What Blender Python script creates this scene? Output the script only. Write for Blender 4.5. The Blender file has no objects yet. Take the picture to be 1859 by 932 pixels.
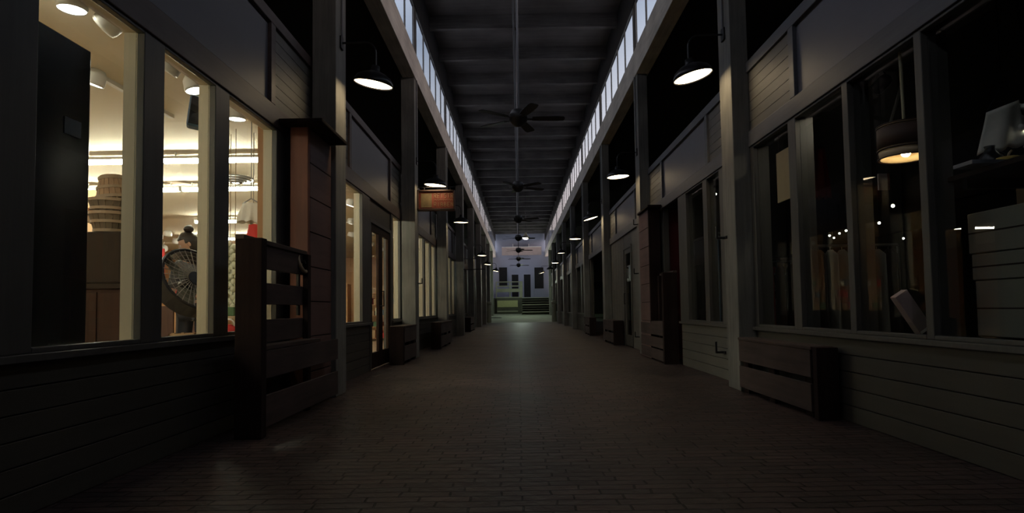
import bpy, bmesh, math, random
from mathutils import Vector, Matrix, Euler
random.seed(7)
PI = math.pi
C = bpy.context.scene.collection
U = .0045            # metres per lateral unit
S = 1100*U           # metres per bay (post spacing)
H = 200              # eye height in lateral units

# ------------------------------------------------------------------ camera
PITCH, ROLL = .0474, .015
cam_data = bpy.data.cameras.new('camera'); cam = bpy.data.objects.new('camera', cam_data); C.objects.link(cam)
cam.matrix_world = Matrix.Translation((0, 0, H*U)) @ Matrix.Rotation(PI/2+PITCH, 4, 'X') @ Matrix.Rotation(-ROLL, 4, 'Z')
cam_data.sensor_width = 36; cam_data.lens = 36*1100/1859
cam_data.shift_x = -11.7/1859; cam_data.shift_y = (95-1100*math.tan(PITCH))/1859
cam_data.clip_end = 300; cam_data.clip_start = .02
bpy.context.scene.camera = cam

def ray(px, py):
    cx, s = math.cos(PITCH), math.sin(PITCH); sx = 11.7; sy = 95-1100*math.tan(PITCH)
    F = Vector((0, cx, s)); r0 = Vector((1, 0, 0)); u0 = r0.cross(F)
    A = r0*math.cos(ROLL)-u0*math.sin(ROLL); B = r0*math.sin(ROLL)+u0*math.cos(ROLL)
    v = F+A*((px-929.5-sx)/1100)-B*((py-466-sy)/1100)
    return v.x/v.y*1100, v.z/v.y*1100
def onD(px, py, d):
    a, b = ray(px, py); return (a*d, d, H+b*d)
def onX(px, py, X):
    a, b = ray(px, py); d = X/a; return (X, d, H+b*d)
def onZ(px, py, z):
    a, b = ray(px, py); d = (z-H)/b; return (a*d, d, z)
def P(t): return Vector((t[0]*U, t[1]*S, t[2]*U))

# ------------------------------------------------------------------ view, world
sc = bpy.context.scene
sc.view_settings.view_transform = 'Standard'; sc.view_settings.look = 'None'
sc.view_settings.exposure = 0; sc.view_settings.gamma = 1; sc.view_settings.use_curve_mapping = False
sc.cycles.max_bounces = 8; sc.cycles.transparent_max_bounces = 24
sc.cycles.sample_clamp_indirect = 3
w = bpy.data.worlds.new('dusk_sky'); sc.world = w; w.use_nodes = True
nt = w.node_tree; bg = nt.nodes['Background']
tc = nt.nodes.new('ShaderNodeTexCoord'); sep = nt.nodes.new('ShaderNodeSeparateXYZ'); nt.links.new(tc.outputs['Generated'], sep.inputs[0])
ma = nt.nodes.new('ShaderNodeMath'); ma.operation = 'MULTIPLY_ADD'; ma.inputs[1].default_value = -.22
nt.links.new(sep.outputs['X'], ma.inputs[0]); nt.links.new(sep.outputs['Z'], ma.inputs[2])
cr = nt.nodes.new('ShaderNodeValToRGB'); nt.links.new(ma.outputs[0], cr.inputs[0]); nt.links.new(cr.outputs[0], bg.inputs[0])
cr.color_ramp.elements[0].position = .08; cr.color_ramp.elements[0].color = (1.7, 1.38, 1.28, 1)
cr.color_ramp.elements[1].position = .75; cr.color_ramp.elements[1].color = (1.2, 1.22, 1.36, 1)
e = cr.color_ramp.elements.new(.24); e.color = (.86, .84, .88, 1)
e = cr.color_ramp.elements.new(.44); e.color = (.34, .40, .50, 1)
bg.inputs[1].default_value = 1.7

# ------------------------------------------------------------------ materials
def mat(name): m = bpy.data.materials.new(name); m.use_nodes = True; return m, m.node_tree, m.node_tree.nodes['Principled BSDF']
def plain(name, col, rough=.6, metal=0, var=.25, scale=6, bump=.0):
    m, t, b = mat(name); b.inputs['Roughness'].default_value = rough; b.inputs['Metallic'].default_value = metal
    tc = t.nodes.new('ShaderNodeTexCoord'); n = t.nodes.new('ShaderNodeTexNoise'); n.inputs['Scale'].default_value = scale; n.inputs['Detail'].default_value = 5
    t.links.new(tc.outputs['Object'], n.inputs['Vector'])
    mx = t.nodes.new('ShaderNodeMix'); mx.data_type = 'RGBA'; t.links.new(n.outputs['Fac'], mx.inputs['Factor'])
    mx.inputs['A'].default_value = tuple(c*(1-var) for c in col)+(1,); mx.inputs['B'].default_value = tuple(min(1, c*(1+var)) for c in col)+(1,)
    t.links.new(mx.outputs['Result'], b.inputs['Base Color'])
    if bump:
        bp = t.nodes.new('ShaderNodeBump'); bp.inputs['Strength'].default_value = bump; bp.inputs['Distance'].default_value = .01
        t.links.new(n.outputs['Fac'], bp.inputs['Height']); t.links.new(bp.outputs[0], b.inputs['Normal'])
    return m
def wood(name, col, col2, axis='Y', rough=.65, bump=.3, grain=22):
    m, t, b = mat(name); b.inputs['Roughness'].default_value = rough
    tc = t.nodes.new('ShaderNodeTexCoord'); mp = t.nodes.new('ShaderNodeMapping')
    sc3 = [grain]*3; sc3['XYZ'.index(axis)] = grain*.06; mp.inputs['Scale'].default_value = sc3
    t.links.new(tc.outputs['Object'], mp.inputs['Vector'])
    n = t.nodes.new('ShaderNodeTexNoise'); n.inputs['Scale'].default_value = 1; n.inputs['Detail'].default_value = 6; n.inputs['Roughness'].default_value = .65
    t.links.new(mp.outputs[0], n.inputs['Vector'])
    n2 = t.nodes.new('ShaderNodeTexNoise'); n2.inputs['Scale'].default_value = 1.7; n2.inputs['Detail'].default_value = 3; t.links.new(tc.outputs['Object'], n2.inputs['Vector'])
    r = t.nodes.new('ShaderNodeValToRGB'); r.color_ramp.elements[0].position = .35; r.color_ramp.elements[1].position = .65
    r.color_ramp.elements[0].color = tuple(col)+(1,); r.color_ramp.elements[1].color = tuple(col2)+(1,)
    av = t.nodes.new('ShaderNodeMath'); av.operation = 'MULTIPLY_ADD'; av.inputs[1].default_value = .5
    h = t.nodes.new('ShaderNodeMath'); h.operation = 'MULTIPLY'; h.inputs[1].default_value = .5
    t.links.new(n2.outputs['Fac'], h.inputs[0]); t.links.new(n.outputs['Fac'], av.inputs[0]); t.links.new(h.outputs[0], av.inputs[2])
    t.links.new(av.outputs[0], r.inputs[0]); t.links.new(r.outputs[0], b.inputs['Base Color'])
    bp = t.nodes.new('ShaderNodeBump'); bp.inputs['Strength'].default_value = bump; bp.inputs['Distance'].default_value = .004
    t.links.new(n.outputs['Fac'], bp.inputs['Height']); t.links.new(bp.outputs[0], b.inputs['Normal'])
    return m
def emit(name, col, st):
    m, t, b = mat(name); b.inputs['Base Color'].default_value = (*col, 1)
    b.inputs['Emission Color'].default_value = (*col, 1); b.inputs['Emission Strength'].default_value = st; return m
def glass(name, tint=(.93, .95, .94), ior=1.45, rough=0):
    m, t, b = mat(name); t.nodes.remove(b); o = t.nodes['Material Output']
    tr = t.nodes.new('ShaderNodeBsdfTransparent'); tr.inputs[0].default_value = (*tint, 1)
    g = t.nodes.new('ShaderNodeBsdfGlossy'); g.inputs['Roughness'].default_value = rough
    f = t.nodes.new('ShaderNodeFresnel'); f.inputs[0].default_value = ior; mx = t.nodes.new('ShaderNodeMixShader')
    ge = t.nodes.new('ShaderNodeNewGeometry'); inv = t.nodes.new('ShaderNodeMath'); inv.operation = 'SUBTRACT'; inv.inputs[0].default_value = 1
    mul = t.nodes.new('ShaderNodeMath'); mul.operation = 'MULTIPLY'; t.links.new(ge.outputs['Backfacing'], inv.inputs[1])
    t.links.new(f.outputs[0], mul.inputs[0]); t.links.new(inv.outputs[0], mul.inputs[1]); t.links.new(mul.outputs[0], mx.inputs[0]); t.links.new(tr.outputs[0], mx.inputs[1]); t.links.new(g.outputs[0], mx.inputs[2]); t.links.new(mx.outputs[0], o.inputs[0]); return m
def brick_floor():
    m, t, b = mat('brick_paving')
    tc = t.nodes.new('ShaderNodeTexCoord')
    wn = t.nodes.new('ShaderNodeTexNoise'); wn.inputs['Scale'].default_value = 3.0; wn.inputs['Detail'].default_value = 2
    t.links.new(tc.outputs['Object'], wn.inputs['Vector'])
    sub = t.nodes.new('ShaderNodeVectorMath'); sub.operation = 'SUBTRACT'; sub.inputs[1].default_value = (.5, .5, .5); t.links.new(wn.outputs['Color'], sub.inputs[0])
    scl = t.nodes.new('ShaderNodeVectorMath'); scl.operation = 'MULTIPLY'; scl.inputs[1].default_value = (.05, .035, 0); t.links.new(sub.outputs[0], scl.inputs[0])
    ad = t.nodes.new('ShaderNodeVectorMath'); t.links.new(tc.outputs['Object'], ad.inputs[0]); t.links.new(scl.outputs[0], ad.inputs[1])
    br = t.nodes.new('ShaderNodeTexBrick'); t.links.new(ad.outputs[0], br.inputs['Vector'])
    br.inputs['Scale'].default_value = 1; br.inputs['Brick Width'].default_value = .245; br.inputs['Row Height'].default_value = .078
    br.inputs['Mortar Size'].default_value = .0065; br.inputs['Mortar Smooth'].default_value = .35; br.inputs['Bias'].default_value = -.1
    br.offset = .42; br.offset_frequency = 2; br.squash = 1.15; br.squash_frequency = 3
    br.inputs['Color1'].default_value = (.080, .050, .046, 1); br.inputs['Color2'].default_value = (.030, .022, .023, 1); br.inputs['Mortar'].default_value = (.006, .005, .005, 1)
    n = t.nodes.new('ShaderNodeTexNoise'); n.inputs['Scale'].default_value = .9; n.inputs['Detail'].default_value = 6; t.links.new(tc.outputs['Object'], n.inputs['Vector'])
    r = t.nodes.new('ShaderNodeMapRange'); r.inputs['From Min'].default_value = .3; r.inputs['From Max'].default_value = .7; r.inputs['To Min'].default_value = .6; r.inputs['To Max'].default_value = 1.35
    t.links.new(n.outputs['Fac'], r.inputs['Value'])
    mu = t.nodes.new('ShaderNodeVectorMath'); mu.operation = 'SCALE'; t.links.new(br.outputs['Color'], mu.inputs[0]); t.links.new(r.outputs[0], mu.inputs['Scale'])
    t.links.new(mu.outputs[0], b.inputs['Base Color'])
    si = t.nodes.new('ShaderNodeMapRange'); si.inputs['To Min'].default_value = .5; si.inputs['To Max'].default_value = .28; t.links.new(br.outputs['Fac'], si.inputs['Value']); t.links.new(si.outputs[0], b.inputs['Specular IOR Level'])
    rn = t.nodes.new('ShaderNodeMapRange'); rn.inputs['To Min'].default_value = .38; rn.inputs['To Max'].default_value = .62; t.links.new(n.outputs['Fac'], rn.inputs['Value']); t.links.new(rn.outputs[0], b.inputs['Roughness'])
    fine = t.nodes.new('ShaderNodeTexNoise'); fine.inputs['Scale'].default_value = 9; fine.inputs['Detail'].default_value = 4; t.links.new(tc.outputs['Object'], fine.inputs['Vector'])
    # each brick sits at its own height: a coarse cell value added to the height
    hm = t.nodes.new('ShaderNodeMath'); hm.operation = 'MULTIPLY_ADD'; hm.inputs[1].default_value = -1.0; t.links.new(br.outputs['Fac'], hm.inputs[0])
    fm = t.nodes.new('ShaderNodeMath'); fm.operation = 'MULTIPLY'; fm.inputs[1].default_value = .9; t.links.new(fine.outputs['Fac'], fm.inputs[0]); t.links.new(fm.outputs[0], hm.inputs[2])
    bp = t.nodes.new('ShaderNodeBump'); bp.inputs['Strength'].default_value = .8; bp.inputs['Distance'].default_value = .02
    t.links.new(hm.outputs[0], bp.inputs['Height']); t.links.new(bp.outputs[0], b.inputs['Normal'])
    return m

M = dict(
    post=wood('weathered_post', (.11, .108, .10), (.24, .235, .21), 'Z'),
    beam=wood('pale_beam', (.46, .44, .40), (.80, .77, .70), 'Y'),
    joist=wood('dark_joist', (.075, .068, .066), (.17, .155, .148), 'X'),
    deck=wood('roof_deck', (.095, .086, .083), (.185, .168, .162), 'X', grain=9),
    siding=wood('siding_paint', (.052, .047, .038), (.070, .064, .050), 'Y', rough=.55, bump=.12),
    cream_siding=wood('pale_siding', (.10, .098, .085), (.145, .14, .12), 'Y', rough=.55, bump=.12),
    panel=plain('slate_panel', (.13, .13, .155), .5, var=.12, scale=2),
    clap=wood('clapboard', (.085, .083, .078), (.135, .13, .115), 'Y', rough=.55, bump=.12),
    rail=wood('brown_rail', (.055, .040, .038), (.105, .075, .070), 'Y', rough=.5),
    grail=wood('grey_rail', (.075, .078, .090), (.12, .125, .14), 'Y', rough=.5),
    frame=wood('window_frame', (.062, .060, .055), (.10, .096, .086), 'Z', rough=.5, bump=.12),
    cream=plain('cream_paint', (.62, .56, .42), .6, var=.06),
    pallet=wood('pallet_board', (.034, .021, .019), (.085, .056, .048), 'Y', grain=16, rough=.85),
    pallet_end=wood('pallet_end_board', (.016, .010, .009), (.036, .022, .020), 'Z', grain=16, rough=.92),
    redwood=wood('red_board', (.15, .055, .036), (.26, .095, .058), 'Z', grain=14),
    redplank=wood('red_plank', (.10, .055, .050), (.17, .095, .085), 'Y', grain=14),
    bounce_top=plain('bounce_roofing', (.55, .55, .56), .6, var=.1),  # pale so the unseen aisle tops throw sky light upward
    dark=plain('dark_void', (.012, .012, .013), .9),
    loft=plain('loft_boards', (.012, .011, .011), .9),
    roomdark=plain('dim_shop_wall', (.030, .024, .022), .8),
    black=plain('black_metal', (.018, .018, .021), .32, var=.2),
    steel=plain('steel', (.35, .35, .36), .35, .8, var=.1),
    conduit=plain('conduit_grey', (.16, .16, .17), .5, .3, var=.1),
    fan=plain('fan_black', (.015, .014, .014), .5),
    glass=glass('window_glass'), glassd=glass('clerestory_glass', (.90, .92, .95)),
    ceil=plain('shop_ceiling', (.80, .73, .56), .8, var=.05, scale=1),
    shopwall=wood('orange_paneling', (.30, .15, .07), (.50, .27, .12), 'Z', grain=6),
    shopfloor=wood('shop_floor', (.40, .28, .18), (.52, .38, .26), 'X', grain=6),
    tube=emit('fluorescent_tube', (1, .95, .74), 115), track=emit('track_lens', (1, .95, .80), 22),
    lamp=emit('barn_lamp_lens', (1, .77, .47), 12),
    white=plain('white_enamel', (.75, .74, .70), .4, var=.03),
    concrete=plain('pale_concrete', (.26, .28, .22), .8, var=.3, scale=2, bump=.2),
    bluewall=plain('pale_blue_wall', (.34, .36, .46), .7, var=.1, scale=1),
    basket=wood('basket_slat', (.22, .13, .075), (.36, .23, .13), 'Z', grain=30),
    basketg=wood('grey_basket_slat', (.09, .07, .05), (.16, .12, .085), 'Z', grain=30),
    hoop=plain('basket_hoop', (.28, .20, .13), .6),
    burlap=plain('brown_paper', (.030, .022, .018), .8, var=.2, scale=8),
    walnut=wood('walnut_cabinet', (.022, .012, .009), (.042, .021, .015), 'Z', grain=10),
    blackboard=plain('black_panel', (.012, .012, .016), .22, var=.15),
    paper=plain('pale_paper', (.16, .17, .19), .6),
    mesh=plain('grille_wire', (.30, .29, .27), .4, .5),
    garlic=plain('garlic_white', (.82, .84, .68), .6, var=.12, scale=30),
    linen=plain('white_linen', (.78, .74, .66), .8, var=.05),
    red=plain('red_cloth', (.55, .035, .035), .7, var=.15),
    blue=plain('blue_plastic', (.035, .075, .13), .4, var=.1),
    green=plain('green_leaf', (.05, .13, .05), .6, var=.4, scale=20),
    skin=plain('skin', (.52, .30, .21), .5, var=.05), hair=plain('dark_hair', (.018, .011, .009), .45, var=.3, scale=60),
    shirt=plain('grey_shirt', (.10, .10, .11), .8), denim=plain('dark_trousers', (.03, .035, .05), .8),
    tan=plain('tan_board', (.42, .32, .20), .6, var=.08),
    carton=plain('cardboard', (.42, .27, .15), .75, var=.08),
    grey=plain('grey_carton', (.17, .17, .145), .7, var=.12, scale=2),
    yellow=plain('yellow_squash', (.50, .33, .08), .5, var=.2, scale=12),
    signred=plain('sign_red', (.22, .05, .03), .5, var=.35, scale=9), signdark=plain('sign_frame', (.05, .025, .018), .5),
    signcream=plain('sign_cream', (.30, .19, .10), .6, var=.3, scale=20), signolive=plain('sign_olive', (.17, .12, .055), .6, var=.6, scale=14),
    drum=plain('brown_shade', (.055, .032, .022), .7, var=.15), drumin=plain('shade_lining', (.75, .62, .42), .7, var=.05),
    bulb=emit('bulb_glow', (1, .72, .38), 40), rod=plain('brass_rod', (.50, .44, .30), .35, .3, var=.05),
    pendant=emit('pendant_glow', (1, .93, .82), 22), small=emit('small_bulb', (1, .92, .75), 9),
    redwall=plain('dark_red_wall', (.16, .018, .018), .7), brickm=brick_floor(),
    signboard=plain('pinkish_board', (.45, .36, .33), .7, var=.1), yboard=plain('olive_board', (.42, .42, .22), .7, var=.1),
    timber=wood('pale_timber', (.30, .31, .24), (.42, .42, .33), 'X', grain=10), darktimber=wood('dock_boards', (.045, .045, .036), (.09, .09, .07), 'X', grain=10),
)

for k_ in ('burlap', 'walnut', 'pallet_end', 'basketg', 'black'): M[k_].node_tree.nodes['Principled BSDF'].inputs['Specular IOR Level'].default_value = .12 if k_ != 'black' else .3
# ------------------------------------------------------------------ mesh helpers
class MB:
    def __init__(s): s.bm = bmesh.new()
    def b(s, x0, x1, y0, y1, z0, z1, mtx=None):      # metres
        c = Vector(((x0+x1)/2, (y0+y1)/2, (z0+z1)/2)); d = (abs(x1-x0), abs(y1-y0), abs(z1-z0))
        m = Matrix.Translation(c) @ Matrix.Diagonal((*d, 1))
        if mtx is not None: m = mtx @ m
        bmesh.ops.create_cube(s.bm, size=1, matrix=m); return s
    def B(s, x0, x1, d0, d1, z0, z1): return s.b(x0*U, x1*U, d0*S, d1*S, z0*U, z1*U)   # lateral units, bays, units
    def cyl(s, a, b, r, r2=None, n=12, cap=True):
        a = Vector(a); b = Vector(b); v = b-a; L = v.length
        if L < 1e-6: return s
        m = Matrix.Translation((a+b)/2) @ v.to_track_quat('Z', 'Y').to_matrix().to_4x4()
        bmesh.ops.create_cone(s.bm, cap_ends=cap, segments=n, radius1=r, radius2=r if r2 is None else r2, depth=L, matrix=m); return s
    def tube(s, pts, r, n=8):
        for i in range(len(pts)-1): s.cyl(pts[i], pts[i+1], r, n=n)
        for p in pts[1:-1]: s.sph(p, r, 8, 6)
        return s
    def sph(s, c, r, u=12, v=8, scale=(1, 1, 1), rot=None):
        m = Matrix.Translation(Vector(c))
        if rot is not None: m = m @ rot
        m = m @ Matrix.Diagonal((*scale, 1)); bmesh.ops.create_uvsphere(s.bm, u_segments=u, v_segments=v, radius=r, matrix=m); return s
    def lathe(s, prof, n=28, mtx=None, jitter=0, closed=False):
        rings = []
        for (r, z) in prof:
            ring = []
            for i in range(n):
                a = 2*PI*i/n; k = 1+jitter*math.sin(i*PI)
                if jitter: k = 1+(jitter if i % 2 else -jitter)
                p = Vector((r*k*math.cos(a), r*k*math.sin(a), z))
                if mtx is not None: p = mtx @ p
                ring.append(s.bm.verts.new(p))
            rings.append(ring)
        prs = list(zip(rings, rings[1:]))
        if closed: prs.append((rings[-1], rings[0]))
        for a, b in prs:
            for i in range(n):
                j = (i+1) % n; s.bm.faces.new((a[i], a[j], b[j], b[i]))
        return s
    def torus(s, R, r, mtx, n=32, k=8): return s.lathe([(R+r*math.cos(2*PI*i/k), r*math.sin(2*PI*i/k)) for i in range(k)], n, mtx, closed=True)
    def build(s, name, m, parent=None, smooth=False, bevel=0):
        bmesh.ops.recalc_face_normals(s.bm, faces=s.bm.faces)
        me = bpy.data.meshes.new(name); s.bm.to_mesh(me); s.bm.free(); me.materials.append(M[m] if isinstance(m, str) else m)
        o = bpy.data.objects.new(name, me); C.objects.link(o)
        if smooth:
            for p in me.polygons: p.use_smooth = True
        if bevel:
            bv = o.modifiers.new('bevel', 'BEVEL'); bv.width = bevel; bv.segments = 2; bv.limit_method = 'ANGLE'
        if parent is not None: o.parent = parent
        return o
def tag(o, label=None, cat=None, group=None, kind=None):
    for k, v in (('label', label), ('category', cat), ('group', group), ('kind', kind)):
        if v: o[k] = v
    return o
def empty(name, loc=(0, 0, 0)):
    o = bpy.data.objects.new(name, None); C.objects.link(o); o.empty_display_size = .1
    o.location = loc; return o
def settle(root):      # children built in world coordinates keep their place under a moved empty
    off = Matrix.Translation(-Vector(root.location))
    for ch in root.children: ch.matrix_parent_inverse = off
    return root
def struct(name, mb, m, parent=None, **k):
    o = mb.build(name, m, parent, **k)
    if parent is None: o['kind'] = 'structure'
    return o
def sempty(name): o = empty(name); o['kind'] = 'structure'; return o

XL, XR = 429, 515       # inner faces of the post rows
WL, WR = 500, 560       # shop-front planes
PF = [1.37+k for k in range(9)]   # far edge of each post
PD = .075
ROOF = 1600
END = 10.5
SH = {-1: dict(W=WL, hb=580, hp0=623, hp1=788, ht=812, sill=162, post=(XL, XL+57)),
      1: dict(W=WR, hb=575, hp0=612, hp1=755, ht=780, sill=150, post=(XR, XR+42))}

# ------------------------------------------------------------------ floor, roof, outer walls
struct('floor', MB().B(-2600, 2600, -5.2, 8.05, -40, 0), 'brickm')
mb = MB(); vs = [mb.bm.verts.new(P(t)) for t in ((-2600, 8.05, 0), (2600, 8.05, 0), (2600, 9.75, 118), (-2600, 9.75, 118), (-2600, 8.05, -40), (2600, 8.05, -40), (2600, 9.75, -40), (-2600, 9.75, -40))]
for f in ((0, 1, 2, 3), (4, 7, 6, 5), (0, 4, 5, 1), (1, 5, 6, 2), (2, 6, 7, 3), (3, 7, 4, 0)): mb.bm.faces.new([vs[i] for i in f])
struct('floor_ramp', mb, 'concrete')
ceil = struct('ceiling', MB().B(-XL-50, XR+50, -5.2, END+.06, ROOF+70, ROOF+100), 'deck')
d = 2.70-.343*9
while d < END-.05:
    MB().B(-XL-40, XR+40, d-.012, d+.012, ROOF, ROOF+70).build('joist', 'joist', ceil); d += .343
for sg, X in ((-1, XL), (1, XR)):
    nm = 'left' if sg < 0 else 'right'
    x0, x1 = sorted((sg*(X-4), sg*(X+50)))
    struct('beam_'+nm, MB().B(x0, x1, -5.2, END, 1188, 1300), 'beam', bevel=.006)
    x0, x1 = sorted((sg*(X-4), sg*(X+12))); struct('trim_'+nm, MB().B(x0, x1, -5.2, END, 1506, ROOF+70), 'loft')
    x0, x1 = sorted((sg*(X+50), sg*2400))
    struct('ceiling_aisle_'+nm, MB().B(x0, x1, -5.2, END+.7, 1240, 1290), 'loft')
    struct('roof_'+nm, MB().B(x0, x1, -5.2, END+.7, 1290, 1294), 'bounce_top')  # unseen pale skin added to bounce sky light onto the ceiling
    x0, x1 = sorted((sg*2400, sg*2440))
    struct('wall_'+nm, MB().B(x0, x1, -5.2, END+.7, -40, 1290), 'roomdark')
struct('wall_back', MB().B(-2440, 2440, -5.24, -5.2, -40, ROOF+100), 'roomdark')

# timber posts, full height, one per bay and side
ordw = ['first', 'second', 'third', 'fourth', 'fifth', 'sixth', 'seventh', 'eighth', 'ninth']
for sg in (-1, 1):
    a, b_ = SH[sg]['post']; x0, x1 = sorted((sg*a, sg*b_))
    for k, f in enumerate(PF):
        o = MB().B(x0, x1, f-PD, f, 0, 1188).build('timber_post', 'post', bevel=.008)
        side = 'left' if sg < 0 else 'right'
        tag(o, f'grey weathered timber post, {ordw[k]} from the camera in the {side} row', 'post', f'posts of the {side} row')

# clerestory windows: one glazed band per bay and side
wn = 0
for sg, X in ((-1, XL), (1, XR)):
    for k in range(-1, 9):
        d0 = .37+k+1-PD*.2; d1 = d0+1-PD*.6
        if d1 > END: continue
        wn += 1; r = sempty(f'window_{wn}')
        x0, x1 = sorted((sg*(X+1), sg*(X+6)))
        n = 5; mb = MB().B(x0, x1, d0, d1, 1300, 1308).B(x0, x1, d0, d1, 1504, 1512)
        st = (d1-d0)/n
        for i in range(n+1): mb.B(x0, x1, d0+st*i-.006, d0+st*i+.006, 1308, 1504)
        e0, e1 = sorted((sg*(X+1), sg*(X+10))); mb.B(e0, e1, d1, d1+PD*.4, 1300, 1506)
        mb.build('window_frame', 'frame', r)
        g0, g1 = sorted((sg*(X+3), sg*(X+4.2)))
        for i in range(n): MB().B(g0, g1, d0+st*i+.008, d0+st*(i+1)-.008, 1308, 1504).build('pane', 'glassd', r)

# ------------------------------------------------------------------ shop fronts
wi = [wn]; di = [0]
def sx(sg, a, b): return sorted((sg*a, sg*b))
def boards(mb, sg, X, d0, d1, z0, z1, h, t=5, gap=1.2):
    n = max(1, round((z1-z0)/h)); h = (z1-z0)/n
    for i in range(n):
        a, b = sx(sg, X-t, X); mb.B(a, b, d0, d1, z0+i*h+gap/2, z0+(i+1)*h-gap/2)
def header(sg, d0, d1, secs):
    q = SH[sg]; W = q['W']; r = sempty('wall_'+('left' if sg < 0 else 'right')+'_header')
    railm = 'rail' if sg < 0 else 'grail'
    a, b = sx(sg, W+3, W+20); MB().B(a, b, d0, d1, q['hb'], q['ht']).build('backing', 'dark', r)
    a, b = sx(sg, W-9, W+3)
    MB().B(a, b, d0, d1, q['hb'], q['hp0']).build('bottom_rail', railm, r, bevel=.006)
    MB().B(a, b, d0, d1, q['hp1'], q['ht']).build('top_rail', railm, r, bevel=.006)
    for i, (s0, s1, kind) in enumerate(secs):
        if i: MB().B(a, b, s0-.010, s0+.010, q['hp0'], q['hp1']).build('stile', railm, r, bevel=.005)
        if kind == 'p':
            c, e_ = sx(sg, W-1, W+3); MB().B(c, e_, s0, s1, q['hp0'], q['hp1']).build('flat_panel', 'panel', r)
        else:
            mb = MB(); boards(mb, sg, W+2, s0, s1, q['hp0'], q['hp1'], 24, t=5); mb.build('clapboard_panel', 'clap', r)
    return r
def low_wall(sg, d0, d1, m='siding'):
    q = SH[sg]; W = q['W']; r = sempty('wall_'+('left' if sg < 0 else 'right'))
    a, b = sx(sg, W+2, W+20); MB().B(a, b, d0, d1, 0, q['sill']).build('backing', 'dark', r)
    mb = MB(); boards(mb, sg, W+2, d0, d1, 0, q['sill']-8, 26); mb.build('siding', m, r, bevel=.003)
    return r
def window(sg, d0, d1, panes, zb=None, zt=None, jamb=22):
    """panes: list of (d0,d1) glass openings; frame fills the rest"""
    q = SH[sg]; W = q['W']; zb = zb or q['sill']; zt = zt or q['hb']
    wi[0] += 1; r = sempty(f'window_{wi[0]}')
    a, b = sx(sg, W-6, W+4); c, e_ = sx(sg, W+4, W+jamb)
    cuts = [d0]+[v for p in panes for v in p]+[d1]
    mb = MB(); mi = MB()
    for i in range(0, len(cuts), 2):
        if cuts[i+1]-cuts[i] > .001:
            mb.B(a, b, cuts[i], cuts[i+1], zb, zt); mi.B(c, e_, cuts[i], cuts[i+1], zb, zt)
    for p in panes: mb.B(a, b, *p, zb, zb+6); mb.B(a, b, *p, zt-5, zt); mi.B(c, e_, *p, zb-2, zb+3); mi.B(c, e_, *p, zt-3, zt)
    mb.build('window_frame', 'frame', r, bevel=.005); mi.build('inner_jamb', 'cream' if sg < 0 else 'frame', r)
    for p in panes:
        g0, g1 = sx(sg, W+5, W+6.2); MB().B(g0, g1, p[0], p[1], zb+3, zt-3).build('pane', 'glass', r)
    a, b = sx(sg, W-13, W+4); MB().B(a, b, d0, d1, zb-8, zb).build('window_sill', 'frame', r, bevel=.004)
    return r
def wallpiece(sg, d0, d1, z0, z1, m='siding', X=None):
    W = X or SH[sg]['W']; a, b = sx(sg, W-1, W+20)
    return struct('wall_'+('left' if sg < 0 else 'right')+'_pier', MB().B(a, b, d0, d1, z0, z1), m, bevel=.004)
def glass_door(sg, d0, d1, leaves, zt, kick=58):
    W = SH[sg]['W']; di[0] += 1; r = sempty(f'door_{di[0]}')
    a, b = sx(sg, W-2, W+8); c, e_ = sx(sg, W-6, W+22)
    MB().B(c, e_, d0, d0+.012, 0, zt).B(c, e_, d1-.012, d1, 0, zt).B(c, e_, d0, d1, zt, zt+12).build('door_frame', 'frame', r)
    w_ = (d1-d0-.024)/leaves
    for i in range(leaves):
        e0 = d0+.012+i*w_; e1 = e0+w_; st = .026
        lf = MB().B(a, b, e0, e0+st, 4, zt).B(a, b, e1-st, e1, 4, zt).B(a, b, e0+st, e1-st, 4, kick).B(a, b, e0+st, e1-st, zt-26, zt).build('door_leaf', 'walnut' if sg < 0 else 'frame', r, bevel=.004)
        g0, g1 = sx(sg, W+2, W+3.5); MB().B(g0, g1, e0+st, e1-st, kick, zt-26).build('pane', 'glass', lf)
        hd = (e1-st/2) if i == 0 else (e0+st/2); x = sg*(W-10)*U
        MB().tube([(sg*(W-2)*U, hd*S, .98), (x, hd*S, .98), (x, hd*S, 1.22), (sg*(W-2)*U, hd*S, 1.22)], .009).build('door_handle', 'black', lf)
    return r

# left, bay 1
low_wall(-1, .2, 1.37); header(-1, .2, 1.37, [(.2, 1.10, 'p'), (1.10, 1.37, 'c')])
window(-1, .2, 1.37, [(.25, .49), (.56, .721), (.763, .893), (.937, 1.122)])
# left, bay 2
low_wall(-1, 1.37, 1.835); low_wall(-1, 2.142, 2.37)
header(-1, 1.37, 2.37, [(1.37, 1.615, 'c'), (1.615, 2.13, 'p'), (2.13, 2.37, 'c')])
window(-1, 1.37, 1.835, [(1.42, 1.745)]); window(-1, 2.142, 2.37, [(2.17, 2.30)])
glass_door(-1, 1.835, 2.142, 2, 500); wallpiece(-1, 1.835, 2.142, 512, 580)
# left, bay 3
low_wall(-1, 2.37, 3.37); header(-1, 2.37, 3.37, [(2.37, 2.6, 'c'), (2.6, 3.13, 'p'), (3.13, 3.37, 'c')])
window(-1, 2.37, 3.37, [(2.46, 2.66), (2.70, 2.88), (2.92, 3.09), (3.13, 3.28)])
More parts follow.
